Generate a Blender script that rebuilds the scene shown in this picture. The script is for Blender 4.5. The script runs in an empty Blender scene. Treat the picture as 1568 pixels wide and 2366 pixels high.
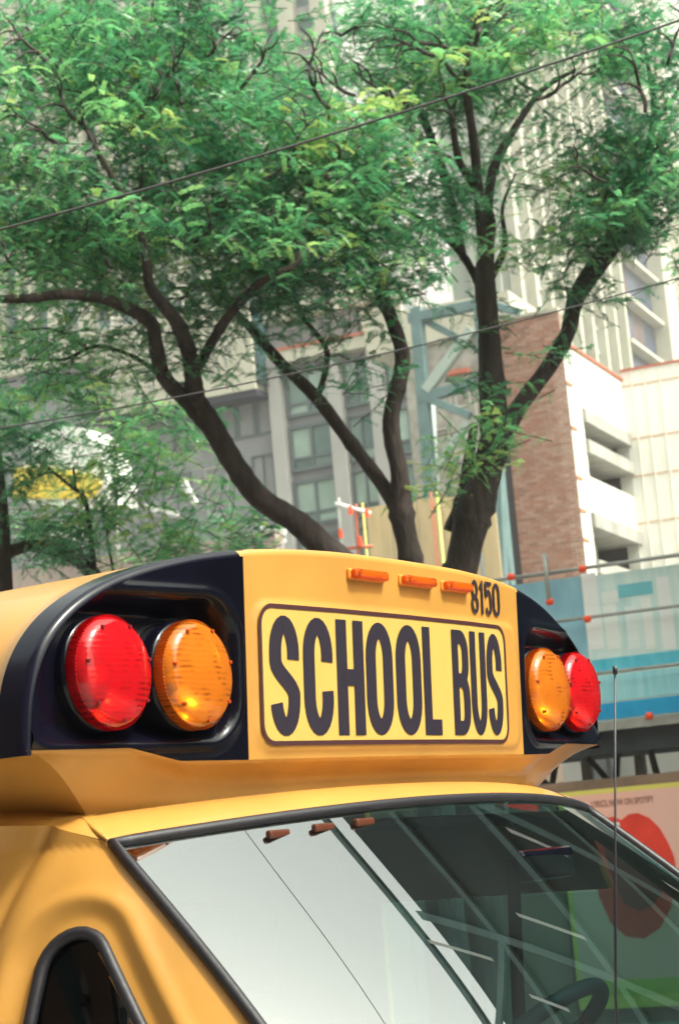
import bpy, bmesh, math, random
import numpy as np
from mathutils import Vector, Matrix
random.seed(7); rng = np.random.default_rng(7)
sc = bpy.context.scene
R_ = math.radians

# ------------------------------------------------------------------ camera
YAW, PITCH, ROLL, FPX = R_(58.0127), R_(9.6066), R_(4.9922), 4507.24
PW, PH = 1568.0, 2366.0
CAM = np.array([-3.2943, -1.9369, 2.0323])
_F = np.array([math.sin(YAW)*math.cos(PITCH), math.cos(YAW)*math.cos(PITCH), math.sin(PITCH)])
_R = np.array([math.cos(YAW), -math.sin(YAW), 0.0])
_U = np.cross(_R, _F)
_r = _R*math.cos(ROLL) - _U*math.sin(ROLL)
_u = _R*math.sin(ROLL) + _U*math.cos(ROLL)
cd = bpy.data.cameras.new('camera'); cam = bpy.data.objects.new('camera', cd)
sc.collection.objects.link(cam); sc.camera = cam
cam.matrix_world = Matrix(((_r[0], _u[0], -_F[0], CAM[0]), (_r[1], _u[1], -_F[1], CAM[1]),
                           (_r[2], _u[2], -_F[2], CAM[2]), (0, 0, 0, 1)))
cd.sensor_fit = 'VERTICAL'; cd.sensor_height = 36.0; cd.lens = FPX/PH*36.0
cd.clip_start = 0.05; cd.clip_end = 3000
cd.dof.use_dof = True; cd.dof.focus_distance = 3.75; cd.dof.aperture_fstop = 10.5

# ------------------------------------------------------------------ sky and sun
SUN_DIR = Vector((0.08, -0.70, 1.0)).normalized()      # towards the sun
w = bpy.data.worlds.new('World'); sc.world = w; w.use_nodes = True
nt = w.node_tree; nt.nodes.clear()
out = nt.nodes.new('ShaderNodeOutputWorld'); bg = nt.nodes.new('ShaderNodeBackground')
sky = nt.nodes.new('ShaderNodeTexSky'); sky.sky_type = 'NISHITA'; sky.sun_disc = False
sky.sun_elevation = math.asin(SUN_DIR.z); sky.sun_rotation = math.atan2(SUN_DIR.x, SUN_DIR.y)
sky.air_density = 1.6; sky.dust_density = 7.0; sky.ozone_density = 1.0
hs = nt.nodes.new('ShaderNodeHueSaturation'); hs.inputs['Saturation'].default_value = 0.28
hs.inputs['Value'].default_value = 1.0
nt.links.new(sky.outputs[0], hs.inputs['Color']); tint = nt.nodes.new('ShaderNodeMix'); tint.data_type = 'RGBA'; tint.blend_type = 'MULTIPLY'; tint.inputs[0].default_value = 1.0
tint.inputs[7].default_value = (0.94, 1.0, 0.88, 1); nt.links.new(hs.outputs[0], tint.inputs[6]); nt.links.new(tint.outputs[2], bg.inputs[0])
bg.inputs[1].default_value = 0.15; nt.links.new(bg.outputs[0], out.inputs[0])
ld = bpy.data.lights.new('sun', 'SUN'); ld.energy = 2.3; ld.angle = R_(6.0); ld.color = (1.0, 0.95, 0.86)
sun = bpy.data.objects.new('sun', ld); sc.collection.objects.link(sun)
sun.rotation_euler = SUN_DIR.to_track_quat('Z', 'Y').to_euler(); sun.location = (0, -20, 40)
sc.view_settings.view_transform = 'Standard'; sc.view_settings.look = 'None'
sc.view_settings.gamma = 1.0; sc.view_settings.use_curve_mapping = False
sc.view_settings.exposure = 1.4
sc.cycles.max_bounces = 10; sc.cycles.transparent_max_bounces = 24
sc.cycles.use_denoising = True

# ------------------------------------------------------------------ helpers
def link(o): sc.collection.objects.link(o); return o
def tag(o, label=None, cat=None, group=None, kind=None):
    if label: o['label'] = label
    if cat: o['category'] = cat
    if group: o['group'] = group
    if kind: o['kind'] = kind
    return o
def empty(name, loc=(0, 0, 0)):
    o = bpy.data.objects.new(name, None); o.location = Vector(loc); o.empty_display_size = 0.2
    return link(o)
def mesh(name, V, Fc, m, parent=None, smooth=False, mats=None, fm=None):
    me = bpy.data.meshes.new(name); me.from_pydata([tuple(map(float, v)) for v in V], [], [tuple(f) for f in Fc])
    for mm in (mats or [m]): me.materials.append(mm)
    if fm is not None: me.polygons.foreach_set('material_index', fm)
    if smooth: me.polygons.foreach_set('use_smooth', [True]*len(me.polygons))
    me.update()
    o = bpy.data.objects.new(name, me); link(o)
    if parent is not None:
        o.parent = parent; o.matrix_parent_inverse = Matrix.Translation(-wloc(parent))
    return o
def wloc(o):
    l = Vector(o.location)
    return l if o.parent is None else Vector((0, 0, 0)) + l + Vector(o.parent.location)*0 + o.matrix_parent_inverse.translation*0 if False else _abs(o)
def _abs(o):
    l = Vector(o.location)
    if o.parent is not None: l = _abs(o.parent) + o.matrix_parent_inverse.translation + l
    return l
def recalc(o):
    bm = bmesh.new(); bm.from_mesh(o.data); bmesh.ops.recalc_face_normals(bm, faces=bm.faces); bm.to_mesh(o.data); bm.free(); return o
def bevel(o, wd, seg=2):
    md = o.modifiers.new('b', 'BEVEL'); md.width = wd; md.segments = seg; md.limit_method = 'ANGLE'; return o
def autosmooth(o, ang=35):
    me = o.data; me.polygons.foreach_set('use_smooth', [True]*len(me.polygons))
    me.set_sharp_from_angle(angle=R_(ang)); return o
class MB:
    def __init__(s): s.V = []; s.F = []
    def add(s, V, Fc):
        n = len(s.V); s.V += [tuple(v) for v in V]; s.F += [tuple(i+n for i in f) for f in Fc]; return s
    def hexa(s, P): return s.add(P, [(0, 3, 2, 1), (4, 5, 6, 7), (0, 1, 5, 4), (1, 2, 6, 5), (2, 3, 7, 6), (3, 0, 4, 7)])
    def box(s, x0, x1, y0, y1, z0, z1):
        return s.hexa([(x0, y0, z0), (x1, y0, z0), (x1, y1, z0), (x0, y1, z0), (x0, y0, z1), (x1, y0, z1), (x1, y1, z1), (x0, y1, z1)])
    def bar(s, a, b, wd, dp=None, up=(0, 0, 1)):
        a = np.array(a, float); b = np.array(b, float); d = b-a; d /= np.linalg.norm(d); dp = dp or wd
        upv = np.array(up, float)
        if abs(d@upv) > .98: upv = np.array((1., 0, 0))
        s1 = np.cross(d, upv); s1 /= np.linalg.norm(s1); s2 = np.cross(s1, d)
        P = [p + s1*i*wd/2 + s2*j*dp/2 for p in (a, b) for i, j in ((-1, -1), (1, -1), (1, 1), (-1, 1))]
        return s.hexa(P)
    def tube(s, pts, rad, n=8, cap=True, smoothpath=0):
        pts = [np.array(p, float) for p in pts]
        rad = [rad]*len(pts) if not hasattr(rad, '__len__') else list(rad)
        if smoothpath: pts, rad = catmull(pts, rad, smoothpath)
        V = []; prev = None
        for i, p in enumerate(pts):
            t = pts[min(i+1, len(pts)-1)] - pts[max(i-1, 0)]; t = t/np.linalg.norm(t)
            if prev is None:
                a = np.array((0, 0, 1.)) if abs(t[2]) < .9 else np.array((1., 0, 0)); s1 = np.cross(t, a)
            else: s1 = prev - t*(prev@t)
            s1 = s1/np.linalg.norm(s1); prev = s1; s2 = np.cross(t, s1)
            for k in range(n):
                c = 2*math.pi*k/n; V.append(p + rad[i]*(s1*math.cos(c)+s2*math.sin(c)))
        Fc = [(i*n+k, i*n+(k+1) % n, (i+1)*n+(k+1) % n, (i+1)*n+k) for i in range(len(pts)-1) for k in range(n)]
        if cap: Fc += [tuple(range(n))[::-1], tuple((len(pts)-1)*n+k for k in range(n))]
        return s.add(V, Fc)
    def build(s, name, m, parent=None, smooth=False): return mesh(name, s.V, s.F, m, parent, smooth)
def catmull(pts, rad, k):
    P = [pts[0]*2-pts[1]] + list(pts) + [pts[-1]*2-pts[-2]]; r = [rad[0]] + list(rad) + [rad[-1]]; op = []; orr = []
    for i in range(1, len(P)-2):
        for j in range(k):
            t = j/k; a, b, c, d = P[i-1:i+3]
            op.append(.5*(2*b + (c-a)*t + (2*a-5*b+4*c-d)*t*t + (3*b-a-3*c+d)*t**3)); orr.append(r[i]*(1-t)+r[i+1]*t)
    return op+[pts[-1]], orr+[rad[-1]]
def grid_faces(nr, nc, mask=None):
    return [(i*nc+j, i*nc+j+1, (i+1)*nc+j+1, (i+1)*nc+j) for i in range(nr-1) for j in range(nc-1) if mask is None or mask(i, j)]
def ray(x, y): return _F + _r*((x-PW/2)/FPX) - _u*((y-PH/2)/FPX)
def at(x, y, Z): return CAM + ray(x, y)*Z
def at_axis(x, y, a, v): d = ray(x, y); return CAM + d*((v-CAM[a])/d[a])
class Wall:
    """a vertical street-facing plane: a runs to the right along it, z up, d out towards the viewer's side"""
    def __init__(s, px, py, Z, deg):
        s.O = at(px, py, Z); c = R_(deg); s.A = np.array([math.cos(c), math.sin(c), 0.0]); s.N = np.array([math.sin(c), -math.cos(c), 0.0])
        if s.N @ (CAM-s.O) < 0: s.N = -s.N
    def loc(s, x, y):
        d = ray(x, y); t = ((s.O-CAM)@s.N)/(d@s.N); P = CAM+d*t; return float((P-s.O)@s.A), float(P[2])
    def P(s, a, z, d=0.0): q = s.O + s.A*a + s.N*d; return (q[0], q[1], z)
    def box(s, mb, a0, a1, z0, z1, d0, d1):
        if a0 > a1: a0, a1 = a1, a0
        if z0 > z1: z0, z1 = z1, z0
        return mb.hexa([s.P(a0, z0, d0), s.P(a1, z0, d0), s.P(a1, z0, d1), s.P(a0, z0, d1), s.P(a0, z1, d0), s.P(a1, z1, d0), s.P(a1, z1, d1), s.P(a0, z1, d1)])
    def rect(s, x0, y0, x1, y1):
        xm, ym = (x0+x1)/2, (y0+y1)/2
        return s.loc(x0, ym)[0], s.loc(x1, ym)[0], s.loc(xm, y1)[1], s.loc(xm, y0)[1]
STREET = 98.8 - 180           # direction along the far side of the street, degrees

# ------------------------------------------------------------------ materials
MATS = {}
def mat(name, col, rough=.6, metal=0., var=0., vs=3., bump=0., bs=40., coat=0., spec=None, stain=None, stretch=None, detail=5):
    if name in MATS: return MATS[name]
    m = bpy.data.materials.new(name); m.use_nodes = True; n = m.node_tree.nodes; L = m.node_tree.links
    b = n['Principled BSDF']; b.inputs['Base Color'].default_value = (*col, 1); b.inputs['Roughness'].default_value = rough
    b.inputs['Metallic'].default_value = metal; b.inputs['Coat Weight'].default_value = coat; b.inputs['Coat Roughness'].default_value = .06
    if spec is not None: b.inputs['Specular IOR Level'].default_value = spec
    tc = n.new('ShaderNodeTexCoord'); src = tc.outputs['Object']
    if stretch:
        mp = n.new('ShaderNodeMapping'); mp.inputs['Scale'].default_value = stretch; L.new(src, mp.inputs[0]); src = mp.outputs[0]
    if var:
        t = n.new('ShaderNodeTexNoise'); t.inputs['Scale'].default_value = vs; t.inputs['Detail'].default_value = detail; L.new(src, t.inputs[0])
        r = n.new('ShaderNodeMapRange'); r.inputs[1].default_value = .3; r.inputs[2].default_value = .7; L.new(t.outputs[0], r.inputs[0])
        mx = n.new('ShaderNodeMix'); mx.data_type = 'RGBA'; L.new(r.outputs[0], mx.inputs[0])
        c2 = stain or tuple(c*(1-var) for c in col)
        c1 = tuple(min(1, c*(1+var*.5)) for c in col) if not stain else col
        mx.inputs[6].default_value = (*c1, 1); mx.inputs[7].default_value = (*c2, 1); L.new(mx.outputs[2], b.inputs['Base Color'])
    if bump:
        t2 = n.new('ShaderNodeTexNoise'); t2.inputs['Scale'].default_value = bs; t2.inputs['Detail'].default_value = 6; L.new(src, t2.inputs[0])
        bp = n.new('ShaderNodeBump'); bp.inputs['Strength'].default_value = bump; bp.inputs['Distance'].default_value = .01
        L.new(t2.outputs[0], bp.inputs['Height']); L.new(bp.outputs[0], b.inputs['Normal'])
    MATS[name] = m; return m
def glass(name, tint, ior, rough=0.0, dirt=0.0):
    m = bpy.data.materials.new(name); m.use_nodes = True; n = m.node_tree.nodes; L = m.node_tree.links; n.clear()
    o = n.new('ShaderNodeOutputMaterial'); mx = n.new('ShaderNodeMixShader'); fr = n.new('ShaderNodeFresnel'); fr.inputs[0].default_value = ior
    tr = n.new('ShaderNodeBsdfTransparent'); tr.inputs[0].default_value = (*tint, 1); gl = n.new('ShaderNodeBsdfGlossy'); gl.inputs['Roughness'].default_value = rough
    L.new(fr.outputs[0], mx.inputs[0]); L.new(tr.outputs[0], mx.inputs[1]); L.new(gl.outputs[0], mx.inputs[2])
    last = mx.outputs[0]
    if dirt:
        df = n.new('ShaderNodeBsdfDiffuse'); df.inputs[0].default_value = (.55, .6, .55, 1); m2 = n.new('ShaderNodeMixShader')
        tc = n.new('ShaderNodeTexCoord'); t = n.new('ShaderNodeTexNoise'); t.inputs['Scale'].default_value = 5; t.inputs['Detail'].default_value = 8
        L.new(tc.outputs['Object'], t.inputs[0]); mr = n.new('ShaderNodeMapRange'); mr.inputs[1].default_value = .3; mr.inputs[2].default_value = .8
        mr.inputs[4].default_value = dirt; L.new(t.outputs[0], mr.inputs[0]); L.new(mr.outputs[0], m2.inputs[0]); L.new(last, m2.inputs[1]); L.new(df.outputs[0], m2.inputs[2]); last = m2.outputs[0]
    L.new(last, o.inputs[0]); MATS[name] = m; return m
YEL = mat('bus_yellow_paint', (.47, .232, .045), .42, var=.13, vs=4.5, bump=.02, bs=90, coat=.3)
BLK = mat('bus_black_gelcoat', (.0025, .0025, .007), .18, var=.35, vs=6, coat=.0, spec=.28)
RUB = mat('dark_rubber', (.011, .010, .015), .5, var=.3, vs=14, bump=.1, bs=120)
DECAL = mat('reflective_yellow_sheeting', (.50, .335, .080), .5, var=.05, vs=18)
INK = mat('sign_ink', (.018, .013, .024), .45)
INKB = mat('border_ink', (.05, .016, .018), .45)
PLAS = mat('dash_plastic', (.03, .05, .052), .6, bump=.1, bs=200)
INT = mat('cab_trim', (.008, .022, .024), .8, var=.2, vs=5)
CHR = mat('reflector_chrome', (.85, .82, .78), .22, 1.0)
SEAT = mat('seat_vinyl', (.05, .06, .065), .5, bump=.2, bs=60)
def lens_mat(name, col, glow):
    m = bpy.data.materials.new(name); m.use_nodes = True; n = m.node_tree.nodes; L = m.node_tree.links
    b = n['Principled BSDF']; b.inputs['Roughness'].default_value = .12; b.inputs['Coat Weight'].default_value = .6; b.inputs['Coat Roughness'].default_value = .03
    o = n['Material Output']; tr = n.new('ShaderNodeBsdfTransparent'); tr.inputs[0].default_value = (*glow, 1); mx = n.new('ShaderNodeMixShader')
    tc = n.new('ShaderNodeTexCoord'); wv = n.new('ShaderNodeTexWave'); wv.bands_direction = 'Z'; wv.inputs['Scale'].default_value = 34; wv.inputs['Distortion'].default_value = 1.2
    L.new(tc.outputs['Object'], wv.inputs[0]); ns = n.new('ShaderNodeTexNoise'); ns.inputs['Scale'].default_value = 26; L.new(tc.outputs['Object'], ns.inputs[0])
    mr = n.new('ShaderNodeMapRange'); mr.inputs[1].default_value = .50; mr.inputs[2].default_value = .66; L.new(ns.outputs[0], mr.inputs[0])
    mu = n.new('ShaderNodeMath'); mu.operation = 'MULTIPLY'; L.new(wv.outputs['Fac'], mu.inputs[0]); L.new(mr.outputs[0], mu.inputs[1])
    cm = n.new('ShaderNodeMix'); cm.data_type = 'RGBA'; cm.inputs[6].default_value = (*col, 1); cm.inputs[7].default_value = (*[c*.50 for c in col], 1); L.new(mu.outputs[0], cm.inputs[0]); L.new(cm.outputs[2], b.inputs['Base Color'])
    mx.inputs[0].default_value = .36; L.new(b.outputs[0], mx.inputs[1]); L.new(tr.outputs[0], mx.inputs[2]); L.new(mx.outputs[0], o.inputs[0])
    bp = n.new('ShaderNodeBump'); bp.inputs['Strength'].default_value = .10; bp.inputs['Distance'].default_value = .002
    L.new(wv.outputs['Fac'], bp.inputs['Height']); L.new(bp.outputs[0], b.inputs['Normal'])
    MATS[name] = m; return m
LRED = lens_mat('red_lens', (.56, .006, .012), (1, .09, .05)); LAMB = lens_mat('amber_lens', (.62, .17, .012), (1, .48, .07))
SRED = mat('red_lens_screw', (.16, .004, .006), .4); SAMB = mat('amber_lens_screw', (.33, .045, .002), .4)
LORG = lens_mat('marker_lens', (.62, .12, .006), (1, .36, .05))
ORG = mat('orange_plastic', (.85, .07, .012), .5)
GLW = glass('windshield_glass', (.20, .58, .58), 4.8, dirt=.006)
GLT = glass('side_glass', (.16, .23, .22), 1.6)

# ------------------------------------------------------------------ ground, road
def sheet(name, x0, x1, y0, y1, z, m):
    return tag(mesh(name, [(x0, y0, z), (x1, y0, z), (x1, y1, z), (x0, y1, z)], [(0, 1, 2, 3)], m), kind='structure')
ASPH = mat('asphalt', (.05, .05, .052), .9, var=.4, vs=1.5, bump=.4, bs=60)
CONC = mat('pavement_concrete', (.30, .29, .27), .85, var=.25, vs=.8, bump=.2, bs=30)
sheet('ground', -180, 330, -260, 300, -.02, mat('city_ground', (.16, .155, .15), .95, var=.3, vs=.1))
sheet('road', -1.6, 9.0, -80, 160, 0.0, ASPH)
def slab(name, x0, x1, y0, y1, z0, z1, m): return tag(bevel(MB().box(x0, x1, y0, y1, z0, z1).build(name, m), .02), kind='structure')
slab('pavement', -6.5, -1.75, -80, 160, -.1, .13, CONC); slab('pavement', 9.0, 60, -80, 160, -.1, .13, CONC)
slab('kerb', -1.75, -1.6, -80, 160, -.1, .134, mat('kerb_granite', (.33, .33, .33), .8, var=.3, vs=5))
# ------------------------------------------------------------------ school bus
bus = tag(empty('school_bus', (0, 2.5, 0)), 'yellow school bus with black lamp panels and SCHOOL BUS sign above its windscreen', 'bus')
HW, ZB, ARC, NP = 1.026, 2.205, .368, 2.9
def gx(x):
    a = np.abs(x); return np.interp(a, [0, .25, .5, .65, .8, .95, 1.1], [0, .004, .018, .038, .06, .071, .08])
def face_y(x, z): return gx(x) - (z-2.3)*.06
def ztop(x): return ZB + ARC*np.maximum(0, 1-(np.abs(x)/HW)**NP)**(1/NP)
PB = .515
def zbot(x):
    a = abs(x); return float(np.interp(a, [0, .52, .68, .79, 1.2], [2.188, 2.188, 2.190, 2.214, 2.212]))
def sstep(e0, e1, v): t = np.clip((v-e0)/(e1-e0), 0, 1); return t*t*(3-2*t)
def rbox(x, z, cx, cz, hx, hz, r):
    qx = abs(x-cx)-hx+r; qz = abs(z-cz)-hz+r
    return math.hypot(max(qx, 0), max(qz, 0)) + min(max(qx, qz), 0) - r
def outline(th, ins=0.0):        # th 0..pi from -x side over the top to +x side
    c, s_ = math.cos(th), math.sin(th); e = 2/NP
    x = -HW*math.copysign(abs(c)**e, c); z = ZB + ARC*abs(s_)**e
    l = math.hypot(x, z-2.3) or 1
    return x*(1-ins/HW), ZB+(z-ZB)*(1-ins/ARC)
RF = .013
def front_grid(xa, xb, nx, nz, disp, name, m):
    V = []; xs = []
    for j in range(nx):
        t = j/(nx-1); xs.append(xa+(xb-xa)*t)
    if abs(xb) > 1 or abs(xa) > 1:   # crowd columns towards the outer end
        sgn = 1 if xb > 0 else -1; th0 = math.asin(PB/(HW-RF)); xs = [sgn*(HW-RF)*math.sin(th0+(math.pi/2-th0)*j/(nx-1)) for j in range(nx)]
    for i in range(nz):
        for x in xs:
            k = (1-min(1, abs(x)/(HW-RF))**NP)**(1/NP) if abs(x) < HW-RF else 0
            zt = ZB + (ARC-RF)*k; zb = zbot(x); zt = max(zt, zb+.0005)
            z = zb+(zt-zb)*i/(nz-1)
            y = float(face_y(x, z)) + disp(abs(x), z); V.append((x, y, z))
    return recalc(mesh(name, V, grid_faces(nz, nx), m, bus, True))
def pocket(a, z):
    d = rbox(a, z, .79, 2.345, .245, .118, .07)
    depth = .055*float(np.interp(a, [.55, .75, .98], [1, .75, .25]))
    if z > 2.40: depth *= 1
    bead = .006*math.exp(-((d-.012)/.010)**2)
    return depth*float(sstep(.006, -.030, d)) - bead
front_grid(-PB, -1.01, 130, 90, pocket, 'lamp_panel', BLK)
front_grid(PB, 1.01, 130, 90, pocket, 'lamp_panel', BLK)
def centre_disp(a, z):   # a faint raised pad carries the sign
    d = rbox(a, z, 0, 2.333, .492, .130, .04); return -.006*float(sstep(.010, -.006, d))
front_grid(-PB, PB, 90, 60, centre_disp, 'front_panel', YEL)
# rolled edge + roof, black band then yellow
NT = 121; ths = [math.pi*i/(NT-1) for i in range(NT)]
rows = []
for j in range(6):
    t = j/5*math.pi/2; ins = RF*(1-math.sin(t)); row = []
    for th in ths:
        x, z = outline(th, ins); row.append((x, float(face_y(x, z)) + RF*(1-math.cos(t)), z))
    rows.append(row)
for dy in (.015, .030, .044, .058, .060, .09, .3, .8, 1.6, 3.0, 4.5, 6.0):
    row = []
    for th in ths:
        x, z = outline(th); k = 1.0 if dy < .059 else 1-.004/HW
        y = float(face_y(x, z))+dy if dy < .2 else dy+.1
        row.append((x*k, y, ZB+(z-ZB)*k))
    rows.append(row)
RV = [p for r in rows for p in r]
def isblk(i, j): xm = abs(rows[i][j][0]+rows[i][j+1][0])/2; return i < 9 and xm > PB
recalc(mesh('roof_shell', RV, grid_faces(len(rows), NT, lambda i, j: not isblk(i, j)), YEL, bus, True))
recalc(mesh('black_trim_band', RV, grid_faces(len(rows), NT, isblk), mat('black_trim_gloss', (.004, .004, .012), .22, coat=.0, spec=.32), bus, True))
# fascia below the lamp panels, cab roof lip, windscreen
def Tc(s): a = abs(s); return np.array([.86*s, -.075+.135*a**2.2, 2.096-.034*a**2])
def Lc(s): a = abs(s); return np.array([.80*s, .052+.105*a**3, 2.136-.024*a**2])
def Bc(s): a = abs(s); return np.array([1.045*s, -.86+.20*a**2.2, 1.30])
def Uc(s):
    x = (HW-.004)*s; z = zbot(x); return np.array([x, float(face_y(x, z))+.001+(-.006 if abs(x) < .47 else 0), z])
def fas(s, t):
    U, Lo = Uc(s), Lc(s); P = U*(1-t)+Lo*t
    P[1] += .022*math.sin(math.pi*t)*(1-abs(s)**4); P[2] += .02*math.sin(math.pi*t)*(abs(s)**6)
    if 0 < t < .1: P[1] = U[1]*.9+P[1]*.1+.002
    return P
NR, NC = 15, 161
V = [fas(-1+2*j/(NC-1), i/(NR-1)) for i in range(NR) for j in range(NC)]
recalc(mesh('lower_fascia', V, grid_faces(NR, NC), YEL, bus, True))
V = []; NR = 9
for i in range(NR):
    t = i/(NR-1)
    for j in range(NC):
        s = -1+2*j/(NC-1); a, b = Lc(s), Tc(s); P = a*(1-t)+b*t; P[2] += .016*math.sin(math.pi*t)*(1-t*.3); V.append(P)
recalc(mesh('cab_roof_lip', V, grid_faces(NR, NC), YEL, bus, True))
# side returns of the fascia (from the corner back to the body)
for sg in (-1, 1):
    V = []; NR, NCs = 15, 30
    for i in range(NR):
        t = i/(NR-1)
        for j in range(NCs):
            q = j/(NCs-1); P = fas(sg*1.0, t); k = float(sstep(0, .75, q))
            P[0] = P[0]+(sg*1.024-P[0])*k; P[1] += .62*q; P[2] += (2.20-P[2])*.55*k*t; V.append(P)
    recalc(mesh('fascia_return', V, grid_faces(NR, NCs), YEL, bus, True))
# windscreen
def Wp(s, t):
    P = Tc(s)*(1-t)+Bc(s)*t; k = math.sin(math.pi*t)*.035; P[1] -= k*.7; P[2] += k*.7; return P
V = [Wp(-1+2*j/60*1.0, i/30) for i in range(31) for j in range(61)]
recalc(mesh('windscreen', V, grid_faces(31, 61), GLW, bus, True))
per = [Wp(-1, 1-i/24) for i in range(24)] + [Wp(-1+2*j/40, 0) for j in range(41)] + [Wp(1, i/24) for i in range(1, 25)]
mb = MB(); mb.tube([p+np.array((0, -.003, .001)) for p in per], .0100, 10); mb.build('windscreen_seal', RUB, bus, True)
for k in (-1, 1):   # inner blacked-out corners of the windscreen
    mb = MB()
    tri = [Wp(k*1.0, .0), Wp(k*.80, .0), Wp(k*.9, .06), Wp(k*1.0, .17)]
    mb.add([p+np.array((0, .012, -.012)) for p in tri], [(0, 1, 2, 3)])
    mb.build('corner_mask', mat('corner_mask_black', (.02, .012, .02), .5), bus)
# passenger-side panel with small triangular window (and its twin on the driver's side, which has a big window)
_we = np.array([Wp(1, 1-i/600) for i in range(601)])
def yw(z): return float(np.interp(z, _we[:, 2], _we[:, 1]))
def xw(z): return float(np.interp(z, _we[:, 2], _we[:, 0]))
def polysd(P, poly):
    x, y = P; d = 1e9; inside = True; n = len(poly); c = False
    for i in range(n):
        ax, ay = poly[i]; bx, by = poly[(i+1) % n]; ex, ey = bx-ax, by-ay; wx, wy = x-ax, y-ay
        t = max(0, min(1, (wx*ex+wy*ey)/(ex*ex+ey*ey))); d = min(d, math.hypot(wx-ex*t, wy-ey*t))
        if (ay > y) != (by > y) and x < (bx-ax)*(y-ay)/(by-ay)+ax: c = not c
    return -d if c else d
TRI = [(.075, 1.875), (.095, 1.46), (-.255, 1.46)]; TR = .052   # rounded by TR
def seam_y(z): return .255-.11*max(0, (z-1.4)/.72)**4
def side_x(y, z):
    x = xw(z)-.004 + .10*(1-math.exp(-max(0, y-yw(z))/.22)); x = min(x, max(1.008, xw(z)-.004))
    x += (1.024-x)*float(sstep(seam_y(z)+.01, seam_y(z)+.28, y)); return x
V = []; NY, NZ = 230, 210
for i in range(NZ):
    
    for j in range(NY):
        z = 1.0+1.063*i/(NZ-1); q = j/(NY-1); y0 = yw(min(z, 2.063))+.002; y1 = .77; y = y0+(y1-y0)*q**1.25; z = z+(float(np.interp(y, [.06, .157, .35, .77], [2.063, 2.099, 2.118, 2.150]))-2.063)*float(sstep(.6, 1.0, i/(NZ-1)))
        x = side_x(y, z); d = polysd((y, z), TRI)-TR
        x -= .014*float(sstep(.058, .020, d)); x += .004*math.exp(-((d-.062)/.012)**2)
        x -= .008*math.exp(-((y-seam_y(z))/.011)**2); x += .005*math.exp(-((y-seam_y(z)+.034)/.024)**2)
        V.append((-x, y, z))
top_row = V[(NZ-1)*NY:]
V2 = list(top_row)+[(v[0]+.14*(1-float(sstep(.25, .75, v[1])))*float(sstep(.10, .17, v[1])), v[1], v[2]+.026*float(sstep(.10, .17, v[1]))) for v in top_row]
mesh('panel_flange', V2, grid_faces(2, NY), YEL, bus, True)
recalc(mesh('side_panel', V, grid_faces(NZ, NY, lambda i, j: polysd((V[i*NY+j][1], V[i*NY+j][2]), TRI)-TR > -.004), YEL, bus, True))
def dens_(pts, step=.012):
    o = []
    for i in range(len(pts)):
        a = np.array(pts[i]); b = np.array(pts[(i+1) % len(pts)]); k = max(1, int(np.linalg.norm(b-a)/step)); o += [a+(b-a)*j/k for j in range(k)]
    return o
def tri_ring(off, n=60):     # points at constant distance off from TRI
    pts = []; n3 = len(TRI); orient = 1
    for i in range(n3):
        a = np.array(TRI[i-1]); b = np.array(TRI[i]); c = np.array(TRI[(i+1) % n3])
        n1 = np.array([(b-a)[1], -(b-a)[0]]); n1 /= np.linalg.norm(n1); n2 = np.array([(c-b)[1], -(c-b)[0]]); n2 /= np.linalg.norm(n2)
        cen = np.mean(TRI, 0)
        if n1@(b-cen) < 0: n1 = -n1
        if n2@(b-cen) < 0: n2 = -n2
        a1 = math.atan2(n1[1], n1[0]); a2 = math.atan2(n2[1], n2[0]); da = (a2-a1+math.pi) % (2*math.pi)-math.pi
        for k in range(11): t = a1+da*k/10; pts.append(b+off*np.array([math.cos(t), math.sin(t)]))
    return pts
rg = tri_ring(TR+.004); rg = dens_(rg); ring = [np.array([-(side_x(p[0], p[1])-.014), p[0], p[1]]) for p in rg]; ring.append(ring[0])
mb = MB(); mb.tube(ring, .0105, 8, False); seal = mb.build('quarter_window_seal', RUB, bus, True)
rg = dens_(tri_ring(TR)); P = [(-(side_x(p[0], p[1])-.026), p[0], p[1]) for p in rg]
Pc = tuple(np.mean(np.array(P), 0)); P.append(Pc); nP = len(P)-1
mesh('quarter_window', P, [(i, (i+1) % nP, nP) for i in range(nP)], glass('quarter_glass', (.02, .025, .05), 1.5), bus)
for sg in (-1, 1):      # small folded gusset between the roof lip and the side panel
    lipe = [Lc(1)*(1-i/10)+Tc(1)*(i/10)+np.array((0, 0, .0165*math.sin(math.pi*i/10)*(1-i/10*.3))) for i in range(11)]; pan = []
    for P_ in lipe:
        y_ = P_[1]; pan.append(min(top_row, key=lambda v: abs(v[1]-max(y_, .0635))))
    Vg = [(sg*P_[0], P_[1], P_[2]+.002) for P_ in lipe]+[(sg*abs(v[0]), v[1], v[2]+.001) for v in pan]
    mid = [(sg*((abs(a_[0])+abs(b_[0]))/2), (a_[1]+b_[1])/2, (a_[2]+b_[2])/2+.007*math.sin(math.pi*i/10)) for i, (a_, b_) in enumerate(zip(Vg[:11], Vg[11:]))]
    recalc(mesh('roof_gusset', Vg[:11]+mid+Vg[11:], grid_faces(3, 11), YEL, bus, True))
# drip moulding from the seam to the windscreen corner
mb = MB(); mb.tube([(-.825, .150, 2.108), (-.845, .125, 2.104), (-.858, .095, 2.088), (-.864, .062, 2.068)], [.003, .0045, .0045, .0025], 8, True, 4); mb.build('drip_rail', YEL, bus, True)
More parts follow.
